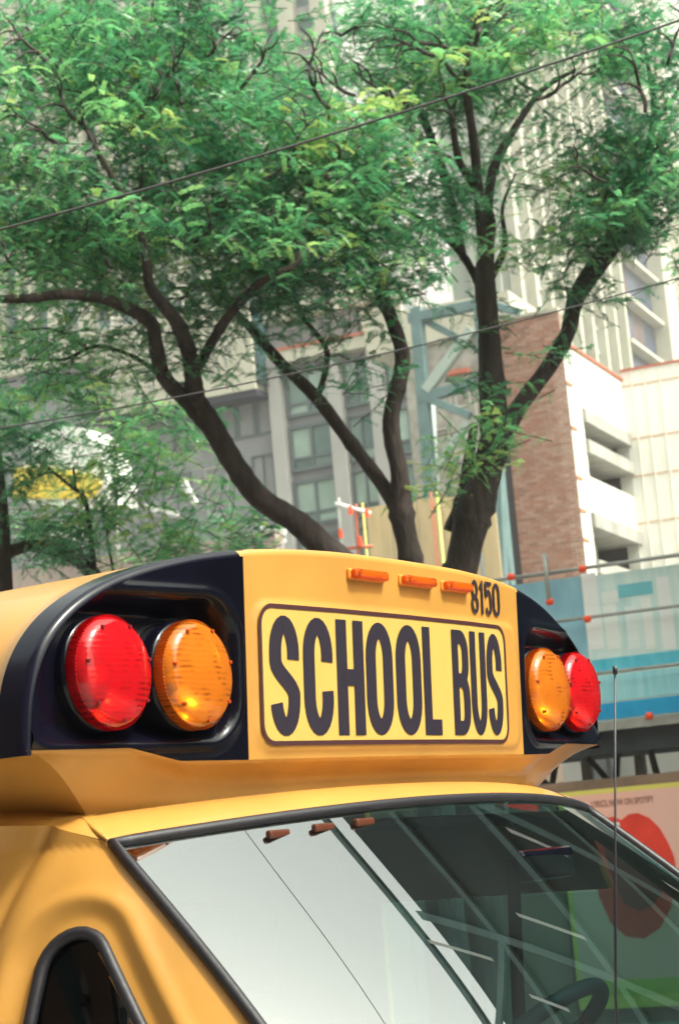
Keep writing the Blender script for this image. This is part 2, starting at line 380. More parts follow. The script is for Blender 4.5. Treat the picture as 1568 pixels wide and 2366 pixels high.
# driver's side: door with real window opening
def sx(y, z): return min(1.01, .86+.242*(2.063-z)+.10*(1-math.exp(-max(0, y-yw(z))/.22)))
def strip(pts0, pts1, name, m, th=.03):
    n = len(pts0); V = []
    for off in (0, th):
        for A_ in (pts0, pts1):
            for (y, z) in A_: V.append((sx(y, z)-off, y, z))
    idx = lambda o, k, i: o*2*n+k*n+i
    Fc = []
    for i in range(n-1):
        Fc += [(idx(0, 0, i), idx(0, 0, i+1), idx(0, 1, i+1), idx(0, 1, i)), (idx(1, 0, i), idx(1, 1, i), idx(1, 1, i+1), idx(1, 0, i+1)),
               (idx(0, 0, i), idx(1, 0, i), idx(1, 0, i+1), idx(0, 0, i+1)), (idx(0, 1, i), idx(0, 1, i+1), idx(1, 1, i+1), idx(1, 1, i))]
    return recalc(mesh(name, V, Fc, m, bus, True))
zz = [1.30, 1.45, 1.6, 1.75, 1.86, 1.95, 2.063]
strip([(yw(z)+.002, z) for z in zz], [(yw(z)+.075, z) for z in zz], 'windscreen_pillar', YEL)
strip([(.06+.09*i, 1.875) for i in range(9)], [(.07+.09*i, 2.06+.004*i) for i in range(9)], 'door_header', YEL)
strip([(.72, z) for z in zz], [(.80, z) for z in zz], 'door_pillar', YEL)
strip([(-.66+.146*i, .9) for i in range(11)], [(-.66+.146*i, 1.30) for i in range(11)], 'driver_door', YEL)
mesh('driver_window', [(sx(-.6, 1.31)-.015, -.58, 1.31), (sx(.72, 1.31)-.015, .72, 1.31), (sx(.72, 1.87)-.015, .72, 1.87), (sx(-.0, 1.87)-.015, -.06, 1.87)], [(0, 1, 2, 3)], glass('door_glass', (.78, .86, .82), 1.4), bus)
# body shell behind, floor, bulkhead, hood, wheels
mb = MB()
for sg in (-1, 1):
    V0 = [(sg*1.024, .75, .45), (sg*1.024, 6.1, .45), (sg*1.024, 6.1, 2.21), (sg*1.024, .75, 2.21)]; V1 = [(sg*1.0, y, z) for (x, y, z) in V0]
    mb.hexa([V0[0], V0[1], V1[1], V1[0], V0[3], V0[2], V1[2], V1[3]])
mb.box(-1.04, 1.04, 6.06, 6.1, .45, 2.52); mb.box(-1.0, 1.0, -.4, 6.05, .45, .5)
recalc(mb.build('body_shell', YEL, bus))
mb = MB(); mb.box(-1.0, 1.0, 1.05, 1.09, .5, 2.45); mb.build('bulkhead', INT, bus)
V = [Lc(-1+2*j/20)+np.array((0, .03 if i == 0 else 1.0, -.035)) for i in range(2) for j in range(21)]
mesh('headliner', [Tc(-1+2*j/20)+np.array((0, .04, -.03)) for j in range(21)]+[(-1+2*j/20, 1.05, 2.07) for j in range(21)], grid_faces(2, 21), INT, bus)
# hood, grille, lower nose
hood = MB(); hv = [];
for i in range(9):
    t = i/8
    for j in range(21):
        s = -1+2*j/20; hv.append((s*(1.0-.10*t), -.80-.95*t+.20*abs(s)**2.2*(1-t)+.12*t*s*s, 1.30-.20*t*t-.07*s*s-.05*abs(s)**6))
recalc(mesh('hood', hv, grid_faces(9, 21), YEL, bus, True))
mb = MB(); mb.box(-.93, .93, -1.72, -.6, .55, 1.0); bevel(mb.build('front_clip', YEL, bus), .06, 3)
for sg in (-1, 1):
    mb = MB(); mb.hexa([(sg*.90, -1.70, .9), (sg*1.04, -.6, .9), (sg*1.04, .8, .9), (sg*.92, .8, .9), (sg*.90, -1.70, 1.05), (sg*1.04, -.64, 1.30), (sg*1.04, .8, 1.32), (sg*.92, .8, 1.32)]); recalc(mb.build('fender', YEL, bus))
mb = MB(); mb.box(-.55, .55, -1.75, -1.71, .62, .95)
for k in range(6): mb.box(-.52, .52, -1.765, -1.752, .65+.05*k, .67+.05*k)
mb.build('grille', RUB, bus)
mb = MB(); mb.box(-1.0, 1.0, -1.9, -1.78, .42, .60); bevel(mb.build('bumper', BLK, bus), .03)
for sg in (-1, 1):
    mb = MB(); mb.box(sg*.74-.14, sg*.74+.14, -1.755, -1.71, .68, .92); bevel(mb.build('headlight', mat('headlight_glass', (.7, .72, .72), .1, .3), bus), .02)
    for y in (-1.05, 4.4):
        mb = MB(); mb.tube([(sg*.72, y, .38), (sg*1.0, y, .38)], .38, 28); t_ = mb.build('wheel', RUB, bus, False)
        mb = MB(); mb.tube([(sg*.95, y, .38), (sg*1.012, y, .38)], .22, 20); r_ = mb.build('rim', CHR, t_)
# side windows of the passenger body
for sg in (-1, 1):
    for k in range(5):
        y0 = 1.25+k*.95; mb = MB(); mb.box(*sorted((sg*1.044, sg*1.056)), y0, y0+.8, 1.35, 1.95); wf = bevel(mb.build('body_window_frame', BLK, bus), .01)
        mb = MB(); mb.box(*sorted((sg*1.05, sg*1.060)), y0+.05, y0+.75, 1.40, 1.90); mb.build('pane', GLT, wf)
# dashboard, wheel, seats, mirror
mb = MB()
pr = [(-.80, 1.31), (-.55, 1.36), (-.28, 1.38), (-.22, 1.33), (-.22, 1.0), (-.80, 1.0)]
V = [(x, y, z) for x in (-.93, .93) for (y, z) in pr]; n6 = len(pr)
mb.add(V, [tuple(range(n6)), tuple(range(n6, 2*n6))[::-1]]+[(i, n6+i, n6+(i+1) % n6, (i+1) % n6) for i in range(n6)])
bevel(recalc(mb.build('dashboard', PLAS, bus)), .03, 3)
mb = MB(); mb.hexa([(.18, -.60, 1.36), (.66, -.60, 1.36), (.66, -.24, 1.36), (.18, -.24, 1.36), (.24, -.52, 1.47), (.60, -.52, 1.47), (.62, -.24, 1.52), (.22, -.24, 1.52)]); bevel(mb.build('instrument_hood', PLAS, bus), .03, 3)
SWC = np.array((.29, -.02, 1.58)); nrm = np.array((0, .64, .77)); e1 = np.array((1., 0, 0)); e2 = np.cross(nrm, e1)
mb = MB(); mb.tube([SWC+.205*(e1*math.cos(t)+e2*math.sin(t)) for t in np.linspace(0, 2*math.pi, 41)], .017, 10, False); sw = mb.build('steering_wheel', PLAS, bus, True)
mb = MB(); mb.tube([SWC-nrm*.06, SWC+nrm*.012], [.07, .06], 16)
for t in (-.35, math.pi+.35, math.pi/2+.5, math.pi/2-.5): mb.bar(SWC-nrm*.01, SWC+.2*(e1*math.cos(t)+e2*math.sin(t)), .03, .014)
mb.bar(SWC-nrm*.05, SWC-nrm*.35, .06); mb.build('wheel_hub', PLAS, sw, False)
for cx in (-.45, .42):
    mb = MB(); mb.box(cx-.24, cx+.24, .25, .72, 1.0, 1.16); mb.hexa([(cx-.23, .66, 1.1), (cx+.23, .66, 1.1), (cx+.23, .80, 1.1), (cx-.23, .80, 1.1), (cx-.20, .80, 1.72), (cx+.20, .80, 1.72), (cx+.20, .90, 1.72), (cx-.20, .90, 1.72)])
    mb.box(cx-.12, cx+.12, .82, .90, 1.75, 1.93); bevel(mb.build('seat', SEAT, bus), .035, 3)
mb = MB(); mb.box(.0, .22, -.215, -.195, 1.93, 1.99); bevel(mb.build('rear_view_mirror', BLK, bus), .01)
mb = MB(); mb.tube([(.93, .30, 1.95), (.93, .33, 1.5), (.95, .33, 1.1)], .018, 6); mb.build('seat_belt', INT, bus)
# three amber clearance lamps tucked under the header of the windscreen
for (px_, py_) in ((632, 1921), (738, 1912), (832, 1905)):
    c0 = at_axis(px_, py_, 1, -.04); c0[0] = c0[0]
    # slide along the ray until just in front of the glass
    best = min(((abs((Wp(s, t)-at(px_, py_, Z))).sum(), s, t) for Z in np.linspace(2.7, 4.0, 60) for s in np.linspace(-1, .5, 61) for t in (.035, .045, .055)), key=lambda v: v[0])
    s, t = best[1], best[2]; c0 = Wp(s, t)+np.array((0, -.003, .0))
    mb = MB(); mb.box(c0[0]-.030, c0[0]+.030, c0[1]-.006, c0[1]+.006, c0[2]-.007, c0[2]+.007); bevel(mb.build('header_lamp', mat('header_lamp_brown', (.08, .020, .008), .4), bus), .004)
# marker lamps above the sign
for x0, x1 in ((-.207, -.074), (-.024, .110), (.146, .264)):
    xm = (x0+x1)/2; yy = float(face_y(xm, 2.53)); mb = MB(); mb.box(x0+.002, x1-.002, yy-.006, yy+.004, 2.519, 2.541); base = bevel(mb.build('marker_lamp', mat('marker_base', (.75, .23, .02), .5), bus), .004)
    mb = MB(); mb.box(x0+.006, x1-.003, yy-.018, yy-.005, 2.521, 2.540); bevel(mb.build('lens', LORG, base), .007, 3)
    mb = MB(); mb.tube([(x0+.022, yy-.015, 2.531), (x0+.022, yy-.0195, 2.531)], .006, 10); mb.build('screw', SAMB, base)
# warning lamps
def lamp(cx, cz, lm, sm):
    y0 = float(face_y(cx, cz)); r = .0915; n = 48
    def lathe(prof, name, m, parent, smooth=True):
        V = [(cx+p[0]*math.cos(2*math.pi*k/n), p[1], cz+p[0]*math.sin(2*math.pi*k/n)) for p in prof for k in range(n)]
        Fc = [(i*n+k, i*n+(k+1) % n, (i+1)*n+(k+1) % n, (i+1)*n+k) for i in range(len(prof)-1) for k in range(n)]
        return recalc(mesh(name, V, Fc, m, parent, smooth))
    house = lathe([(.0005, y0+.075), (.088, y0+.075), (.094, y0+.07), (.0955, y0+.012), (.092, y0+.006), (.086, y0+.006)], 'warning_lamp', BLK, bus)
    yf = y0-.030
    lathe([(r-.003, y0+.008), (r, y0+.004), (r, y0-.012), (r-.003, y0-.020), (r-.010, yf), (r-.014, yf-.001), (.060, yf-.007), (.030, yf-.010), (.0005, yf-.011)], 'lens', lm, house)
    lathe([(.085, y0-.010), (.080, y0+.005), (.065, y0+.025), (.045, y0+.042), (.020, y0+.052), (.0005, y0+.054)], 'reflector', CHR, house)
    lathe([(.0005, y0+.0), (.012, y0+.004), (.016, y0+.02), (.009, y0+.04), (.009, y0+.052)], 'bulb', mat('bulb_glass', (.95, .75, .35), .2), house)
    for k in range(7):
        t = 2*math.pi*(k+.3)/7; px_, pz_ = cx+.079*math.cos(t), cz+.079*math.sin(t); mb = MB()
        mb.tube([(px_, yf+.004, pz_), (px_, yf-.0045, pz_)], [.0040, .0032], 8); mb.build('screw', sm, house)
    for k in range(30):      # moulded ribs round the rim as one part
        pass
    mb = MB()
    for k in range(96):
        t = 2*math.pi*k/96; mb.bar((cx+(r+.0006)*math.cos(t), y0+.002, cz+(r+.0006)*math.sin(t)), (cx+(r+.0006)*math.cos(t), y0-.017, cz+(r+.0006)*math.sin(t)), .0022, .0022)
    rb = mb.build('rim_ribs', lm, house); rb['kind'] = 'stuff'
for cx in (-.846, .872): lamp(cx, 2.334, LRED, SRED)
for cx in (-.655, .655): lamp(cx, 2.332, LAMB, SAMB)
# the sign: sheeting, border, letters as thin plates on the face
def on_face(x, z, off): return (x, float(face_y(x, z))-.006-off, z)
SX, SZ0, SZ1, SXO = .4535, 2.2145, 2.4570, -.031
def rrect(hx, z0, z1, r, n=8):
    P = []
    for (cx_, cz_, a0) in ((hx-r, z1-r, 0), (-hx+r, z1-r, 90), (-hx+r, z0+r, 180), (hx-r, z0+r, 270)):
        for k in range(n+1): t = R_(a0+90*k/n); P.append((cx_+r*math.cos(t)+SXO, cz_+r*math.sin(t)))
    return P
def strip_plate(P, name, m, off, parent):   # convex outline cut in columns so that it follows the curve
    zs = {}
    xs = np.linspace(min(p[0] for p in P)+1e-4, max(p[0] for p in P)-1e-4, 60); V = []
    def crossz(x):
        c = [];
        for i in range(len(P)):
            a, b = P[i-1], P[i]
            if (a[0]-x)*(b[0]-x) <= 0 and a[0] != b[0]: c.append(a[1]+(b[1]-a[1])*(x-a[0])/(b[0]-a[0]))
        return min(c), max(c)
    for x in xs:
        lo, hi = crossz(x); V += [on_face(x, lo, off), on_face(x, hi, off)]
    Fc = [(2*i, 2*i+2, 2*i+3, 2*i+1) for i in range(len(xs)-1)]
    return mesh(name, V, Fc, m, parent)
sign = strip_plate(rrect(SX+.004, SZ0-.004, SZ1+.004, .036), 'sign', DECAL, .0012, bus)
def dens(path, closed=False):
    o = []; n = len(path)
    for i in range(n if closed else n-1):
        a = np.array(path[i], float); b = np.array(path[(i+1) % n], float); k = max(1, int(np.linalg.norm(b-a)/.03)); o += [a+(b-a)*j/k for j in range(k)]
    if not closed: o.append(np.array(path[-1], float))
    return o
def ribbon(path, wd, off, closed=False, ends=True, wv=None):
    """flat strip along a 2D path, even width, mitred; wv = (horizontal, vertical) pen widths"""
    P = dens(path, closed); n = len(P); V = []
    for i, p in enumerate(P):
        a = P[(i-1) % n] if closed or i else None; b = P[(i+1) % n] if closed or i < n-1 else None
        d1 = (p-a) if a is not None else (b-p); d2 = (b-p) if b is not None else d1
        d1 = d1/np.linalg.norm(d1); d2 = d2/np.linalg.norm(d2); t = d1+d2
        t = t/np.linalg.norm(t); nn = np.array([-t[1], t[0]]); sc_ = 1/max(.5, nn@np.array([-d1[1], d1[0]]))
        ww = wd if wv is None else np.array([wv[0], wv[1]])
        for sg in (-1, 1): q = p+nn*sg*ww/2*sc_; V.append(on_face(q[0], q[1], off))
    Fc = [(2*i, 2*i+2, 2*i+3, 2*i+1) for i in range(n-1)]
    if closed: Fc.append((2*n-2, 0, 1, 2*n-1))
    return V, Fc
V, Fc = ribbon(rrect(SX, SZ0, SZ1, .034)[::1], .0082, .0022, True); mesh('sign_border', V, Fc, INKB, sign)
def arc(cx_, cz_, rx, rz, a0, a1, n=10): return [(cx_+rx*math.cos(R_(a0+(a1-a0)*k/n)), cz_+rz*math.sin(R_(a0+(a1-a0)*k/n))) for k in range(n+1)]
def letter(ch, x0, x1, z0, z1, wx, wz, name, m, off, parent):
    """wx stroke of uprights, wz stroke of horizontals"""
    a, b = x0+wx/2, x1-wx/2; c, d = z0+wz/2, z1-wz/2; rx = (b-a)/2; xm = (a+b)/2; rz = (.245*(z1-z0) if wx > .02 else rx*1.3); h = (z0+z1)/2; pw = (wx, wz); S = []
    if ch == 'S':
        S = [arc(xm, d-rz, rx, rz, -12, 180, 14)+[(a, h+(d-h)*.28)]+[(a+(b-a)*(.5-.5*math.cos(math.pi*k/8)), h+(d-h)*.28-(d-c)*.34*k/8) for k in range(1, 8)]+[(b, h-(h-c)*.36)]+arc(xm, c+rz, rx, rz, 0, -168, 14)]
    elif ch == 'C': S = [arc(xm, d-rz, rx, rz, -14, 180, 14)+arc(xm, c+rz, rx, rz, 180, 374, 14)]
    elif ch == 'O' or ch == '0': S = [('c', arc(xm, d-rz, rx, rz, 0, 180, 14)+arc(xm, c+rz, rx, rz, 180, 360, 14))]
    elif ch == 'H': S = [[(a, z0), (a, z1)], [(b, z0), (b, z1)], [(a, h), (b, h)]]
    elif ch == 'L': S = [[(a, z0), (a, z1)], [(a, z0+wz/2), (x1, z0+wz/2)]]
    elif ch == 'U': S = [[(a, z1)]+arc(xm, c+rz, rx, rz, 180, 360, 14)+[(b, z1)]]
    elif ch == 'B':
        hh = h+wz*.15; r2 = (d-hh)/2; r3 = (hh-c)/2; e = min(rx, .03)
        S = [[(a, z0), (a, z1)], [(a, d), (b-e, d)]+arc(b-e, d-min(r2, e*1.5), e*.92, min(r2, e*1.5), 90, 0, 6)+arc(b-e, hh+min(r2, e*1.5), e*.92, min(r2, e*1.5), 0, -90, 6)+[(a, hh)],
             [(a, hh), (b-e, hh)]+arc(b-e, hh-min(r3, e*1.5), e, min(r3, e*1.5), 90, 0, 6)+arc(b-e, c+min(r3, e*1.5), e, min(r3, e*1.5), 0, -90, 6)+[(a, c)]]
    elif ch == '8':
        r2 = (d-h)/2; S = [('c', arc(xm, h+r2, rx*.88, r2, 0, 360, 24)[:-1]), ('c', arc(xm, h-r2, rx, r2, 0, 360, 24)[:-1])]
    elif ch == '1': S = [[(xm+wx*.5, z0), (xm+wx*.5, z1)], [(xm+wx*.5, z1-wz*.7), (x0+wx*.4, z1-(z1-z0)*.22)]]
    elif ch == '5': S = [[(x1, d), (a, d), (a, h+wz*.4)], [(a, h+wz*.2)]+arc(xm, h-.1*(z1-z0), rx, (h-.0*(z1-z0)-c)*.72, 130, 0, 8)+arc(xm, c+rz, rx, rz, 0, -165, 10)]
    VV = []; FF = []
    for k, s_ in enumerate(S):
        cl = False
        if s_[0] == 'c': cl, s_ = True, s_[1]
        # remove duplicate points
        q = [s_[0]]
        for p in s_[1:]:
            if math.hypot(p[0]-q[-1][0], p[1]-q[-1][1]) > 1e-4: q.append(p)
        v, f = ribbon(q, wx, off+.00025*k, cl, wv=pw); nn = len(VV); VV += v; FF += [tuple(i+nn for i in g) for g in f]
    return mesh(name, VV, FF, m, parent)
Z0, Z1 = 2.2275, 2.4410; LW = .0340
for ch, xa, xb in (('S', -.4609, -.3745), ('C', -.362, -.2725), ('H', -.2594, -.169), ('O', -.1603, -.0663), ('O', -.0541, .0403), ('L', .0504, .1180), ('B', .1711, .2419), ('U', .2495, .3219), ('S', .328, .4012)):
    letter(ch, xa, xb, Z0, Z1, (LW if xa < .12 and ch != 'L' else .0300 if ch == 'L' else .0262 if ch in 'BU' else .0275), LW*(.90 if xa < .12 else .84), 'letter', INK, .0024, sign)
num = tag(empty('fleet_number', (.345, 0, 2.51)), None); num.parent = bus; num.matrix_parent_inverse = Matrix.Translation(-_abs(bus))
for ch, xa, xb in (('8', .280, .314), ('1', .318, .338), ('5', .347, .379), ('0', .386, .420)): letter(ch, xa, xb, 2.481, 2.552, .0084, .0082, 'digit', INK, -.0032, num)
# antenna on the passenger-side fender, leaning a touch
mb = MB(); mb.tube([(-.80, -.72, 1.27), (-.845, -.775, 1.80), (-.853, -.829, 2.228)], [.0028, .0020, .0014], 8); mb.tube([(-.853, -.829, 2.226), (-.853, -.830, 2.237)], .0035, 8)
mb.build('antenna', mat('antenna_black', (.012, .01, .016), .4), bus, True)
# wipers
for x0 in (-.55, .25):
    mb = MB(); a = Wp(x0, .97)+np.array((0, -.02, .02)); b = Wp(x0+.42, .80)+np.array((0, -.015, .015)); mb.tube([a, b], .007, 6); mb.build('wiper', RUB, bus)

# ------------------------------------------------------------------ far side of the street
def thing(name, W_, label, cat, group=None): return tag(empty(name, W_.P(0, 0, 0)), label, cat, group)
def wbox(W_, mbx, px, d0, d1): a0, a1, z0, z1 = W_.rect(*px); W_.box(mbx, a0, a1, z0, z1, d0, d1); return mbx
def wpart(W_, name, m, par, a0, a1, z0, z1, d0, d1): mb = MB(); W_.box(mb, a0, a1, z0, z1, d0, d1); return mb.build(name, m, par)
def window(W_, par, a0, a1, z0, z1, d=0.0, fm=None, gm=None, nv=2, transom=.3, name='window', th=None, dp=.25):
    if a0 > a1: a0, a1 = a1, a0
    th = th or (a1-a0)*.07; mb = MB()
    W_.box(mb, a0, a1, z0, z0+th, d-dp, d); W_.box(mb, a0, a1, z1-th, z1, d-dp, d)
    W_.box(mb, a0, a0+th, z0+th, z1-th, d-dp, d); W_.box(mb, a1-th, a1, z0+th, z1-th, d-dp, d)
    for k in range(1, nv): c = a0+(a1-a0)*k/nv; W_.box(mb, c-th*.4, c+th*.4, z0+th, z1-th, d-dp, d-.03)
    if transom: c = z0+(z1-z0)*transom; W_.box(mb, a0+th, a1-th, c-th*.4, c+th*.4, d-dp, d-.045)
    f = mb.build(name, fm, par); gm = gm if isinstance(gm, (list, tuple)) else [gm]; zs = [z0+th, z1-th] if not transom else [z0+th, z0+(z1-z0)*transom, z1-th]
    for k in range(nv):
        for q in range(len(zs)-1):
            mb = MB(); g = (a1-a0)/nv; W_.box(mb, a0+k*g+th*.3, a0+(k+1)*g-th*.3, zs[q]+.002, zs[q+1]-.002, d-dp*.8, d-dp*.6); mb.build('pane', random.choice(gm), f)
    return f
GREY = mat('grey_cladding', (.235, .232, .242), .8, var=.18, vs=.6, bump=.1, bs=8)
PIL = mat('pale_pilaster', (.38, .365, .35), .8, var=.12, vs=.5, bump=.1, bs=8)
DARKF = mat('dark_window_frame', (.10, .12, .13), .6)
GP = [mat('pane_pale', (.30, .40, .34), .25, var=.25, vs=.7), mat('pane_mid', (.17, .25, .225), .2, var=.3, vs=.5), mat('pane_deep', (.10, .16, .15), .2, var=.3, vs=.6)]
GD = [mat('pane_navy', (.015, .03, .055), .2, var=.5, vs=.8), mat('pane_teal_dark', (.03, .075, .085), .2, var=.5, vs=.6)]
CRM = mat('cream_stone', (.50, .47, .38), .85, var=.12, vs=.7, bump=.15, bs=6)
CON = mat('raw_concrete', (.34, .33, .30), .9, var=.3, vs=1.2, bump=.3, bs=5)
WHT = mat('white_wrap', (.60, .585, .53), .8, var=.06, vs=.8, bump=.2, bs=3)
ROOM_SHADE = mat('dark_void', (.05, .028, .026), .95, var=.4, vs=2)  # red-brown darkened to carry the shade inside the open floors
RUST = mat('rust_line', (.45, .12, .07), .8)
STEEL = mat('teal_steel', (.125, .20, .205), .6, var=.2, vs=2)
TIMB = mat('tan_plywood', (.50, .38, .22), .8, var=.15, vs=1.2, stretch=(4, 4, .6))
WHITEP = mat('white_paint', (.80, .80, .76), .5, var=.08, vs=3)
PIPE = mat('galvanised_pipe', (.36, .36, .33), .5, .3, var=.25, vs=6)
# --- grey building
G = Wall(700, 1000, 100, STREET)
gb = thing('apartment_block', G, 'grey apartment block with pale pilasters, gridded windows and a cream bay, behind the trees', 'building')
aL, aR = G.loc(-260, 1000)[0], G.loc(948, 900)[0]; zt = G.loc(900, 695)[1]
wpart(G, 'wall', GREY, gb, aL, aR, -.1, zt, -14, 0)
wpart(G, 'cornice', CRM, gb, G.loc(655, 900)[0], aR+.3, G.loc(800, 820)[1], G.loc(800, 792)[1], .002, .9)
wpart(G, 'cornice_flashing', RUST, gb, G.loc(655, 900)[0], aR+.3, G.loc(800, 792)[1], G.loc(800, 786)[1], .002, 1.0)
wpart(G, 'roof_parapet', CRM, gb, aL, aR+.2, zt, zt+.7, -.6, .5)
wpart(G, 'attic_wall', CRM, gb, G.loc(838, 740)[0], aR, G.loc(900, 785)[1], zt, .002, .3)
zf = [G.loc(720, y)[1] for y in (1282, 1160, 1148, 1008, 1000, 860)]
pils = [(642, 850, 28), (780, 880, 31), (874, 835, 32)]
PA = []
for (x, y, wd) in pils:
    a0 = G.loc(x-wd/2, y)[0]; a1 = G.loc(x+wd/2, y)[0]; PA.append((a0, a1)); wpart(G, 'pilaster', PIL, gb, a0, a1, -.1, G.loc(x, 822)[1], .003, .7)
z_hi = G.loc(720, 853)[1]; FH = (G.loc(720, 1000)[1]-G.loc(720, 1128)[1])
for bi, (a0, a1) in enumerate(((PA[0][1], PA[1][0]), (PA[1][1], PA[2][0]), (PA[2][1], PA[2][1]+2.1))):
    for f in range(8):
        z1 = z_hi-f*FH; z0 = z1-FH*.84
        if z0 < .5: break
        window(G, gb, a0+.05, a1-.05, z0, z1, .25, DARKF, GP if random.random() < .8 else GP+[GP[0]]*2, 2, .28)
for (x0, y0, x1, y1, fm, gm, nv) in ((376, 1095, 447, 1212, DARKF, GP[1:]+GD, 2), (585, 1050, 638, 1150, DARKF, GD+GP[1:], 2), (690, 700, 745, 790, DARKF, GD, 2), (757, 706, 830, 800, DARKF, GD, 2),
        (300, 1105, 345, 1215, DARKF, GP[1:], 2), (210, 1110, 262, 1225, DARKF, GP[1:], 2), (120, 1120, 172, 1235, DARKF, GP[1:], 2)):
    a0, a1, z0, z1 = G.rect(x0, y0, x1, y1); window(G, gb, a0, a1, z0, z1, .12, fm, gm, nv, 0.0)
a0, a1, z0, z1 = G.rect(478, 1078, 532, 1192); bw = window(G, gb, a0, a1, z0, z1, .12, PIL, TIMB, 1, .5, 'boarded_window')
for (x0, x1) in ((505, 545), (547, 590), (592, 636), (455, 503), (405, 453), (350, 402)):
    a0 = G.loc(x0, 960)[0]; a1 = G.loc(x1, 960)[0]; window(G, gb, a0, a1, G.loc(570, 1012)[1], G.loc(570, 912)[1], .1, DARKF, GD, 1, 0.0, th=.12)
# cream bay
b0, b1 = G.loc(262, 950)[0], G.loc(617, 850)[0]; zb, zc = G.loc(555, 922)[1], G.loc(560, 715)[1]
wpart(G, 'bay', CRM, gb, b0, b1, zb, zc, .01, 1.6)
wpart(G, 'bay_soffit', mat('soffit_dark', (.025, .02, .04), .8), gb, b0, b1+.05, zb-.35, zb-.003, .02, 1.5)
wpart(G, 'bay_side_glazing', GD[1], gb, b1+.003, b1+.25, zb+.3, zc, .05, 1.45)
for x in (290, 345, 400, 455, 545):
    c = G.loc(x, 900 if x > 500 else 940)[0]; window(G, gb, c-.42, c+.42, zb+.9, zb+3.1, 1.68, PIL, GP[1:]+[GD[1]], 1, 0.0, th=.08)
    window(G, gb, c-.42, c+.42, zb+3.6, zb+5.4, 1.68, PIL, GP[1:]+[GD[1]], 1, 0.0, th=.08)
# --- tower glimpsed through the crown, upper left
T2 = Wall(400, 200, 150, STREET)
tb = thing('stone_tower', T2, 'tall beige tower with stone piers glimpsed through the tree crown at upper left', 'building')
t0, t1 = T2.loc(-420, 300)[0], T2.loc(800, 300)[0]; tz = T2.loc(400, -420)[1]
wpart(T2, 'wall', PIL, tb, t0, t1, -.1, tz, -20, -.1); wpart(T2, 'glazing', mat('tower_blue_glass', (.13, .19, .21), .3, var=.3, vs=.15), tb, t0+.01, t1-.01, -.1, tz, -.098, 0)
for k in range(18):
    a = t0+1.0+k*(t1-t0-2)/17; wpart(T2, 'pier', CRM, tb, a-.62, a+.62, -.1, tz+.5, .002, 1.1)
for k in range(22):
    z = 22+k*3.4
    if z < tz: wpart(T2, 'spandrel', PIL, tb, t0, t1, z, z+.9, .002, .35)
# --- pale tower on the right: a corner tower, one face shaded, one face lit
PX = 8.8
T1 = Wall(1165, 500, 190, PX)
tw = thing('pale_tower', T1, 'tall pale tower with close vertical ribs and blue glazed strip rising above the brick wall', 'building')
top = 150.0
TW = lambda x, y: T1.loc(x, y)[0]
xa, xb, xc, xd = 0.0, TW(1398, 500), TW(1478, 500), TW(1500, 500); xe = TW(1800, 500)
wpart(T1, 'wall', mat('tower_pale_wall', (.40, .40, .34), .85, var=.12, vs=.3), tw, xa, xe, -.1, top, -30, 0)
WG = [mat('tower_pane_pale', (.36, .42, .36), .3, var=.2, vs=.3), mat('tower_pane_grey', (.26, .27, .24), .3, var=.3, vs=.4)]
WD = mat('tower_pane_dark', (.09, .055, .06), .5)
nr = 8
for k in range(nr+1):
    a = xa+(xb-xa)*k/nr; wpart(T1, 'rib', CRM, tw, a-.42, a+.42, -.1, top, .003, 1.1)
    if k < nr:
        g = (xb-xa)/nr
        for f in range(46):
            z = 22+f*2.75
            if z > top-3: break
            dk = random.random(); gm = WD if dk < .16 else WG[0] if dk < .7 else WG[1]
            mb = MB(); T1.box(mb, a+.55, a+g-.55, z+.45, z+2.45, .002, .12); mb.build('window', gm, tw)
            if dk < .5: mb = MB(); T1.box(mb, a+.55, a+g-.55, z+.1, z+.4, .002, .3); mb.build('sill', PIL, tw)
for f in range(25):
    z = 18+f*5.4
    if z > top-5: break
    wpart(T1, 'balcony_slab', CRM, tw, xb+.2, xc, z, z+.45, .003, 1.4)
    for q in range(3):
        g = (xc-xb-.6)/3; wpart(T1, 'glazing', mat('tower_strip_navy', (.035, .045, .10), .25, var=.5, vs=.6) if (q+f) % 4 else mat('tower_strip_brown', (.12, .07, .07), .5, var=.4, vs=.5), tw, xb+.5+q*g, xb+.45+(q+1)*g, z+.5, z+5.3, .002, .15)
wpart(T1, 'corner_pier', CRM, tw, xc+.002, xd+1.2, -.1, top, .004, 2.0)
for k in range(7):
    a = xd+1.8+k*1.9; wpart(T1, 'rib', mat('weathered_rib', (.46, .42, .33), .9, var=.45, vs=1.5), tw, a, a+1.0, -.1, top, .003, .8)
T1b = Wall(1160, 500, 189.9, STREET)  # street face: its shade is toned into the grey-green wall and ribs
fs = [(-.02-4.0*k) for k in range(10)]
for k in range(14):
    a = -.9-k*2.6; wpart(T1b, 'rib', mat('pale_shaded_rib', (.40, .42, .36), .85, var=.1, vs=.5), tw, a-.25, a+.25, -.1, top, .003, .6)
wpart(T1b, 'side_wall', mat('tower_wall_shaded', (.36, .40, .345), .8, var=.12, vs=.4), tw, -38, 0, -.1, top, -25, 0)
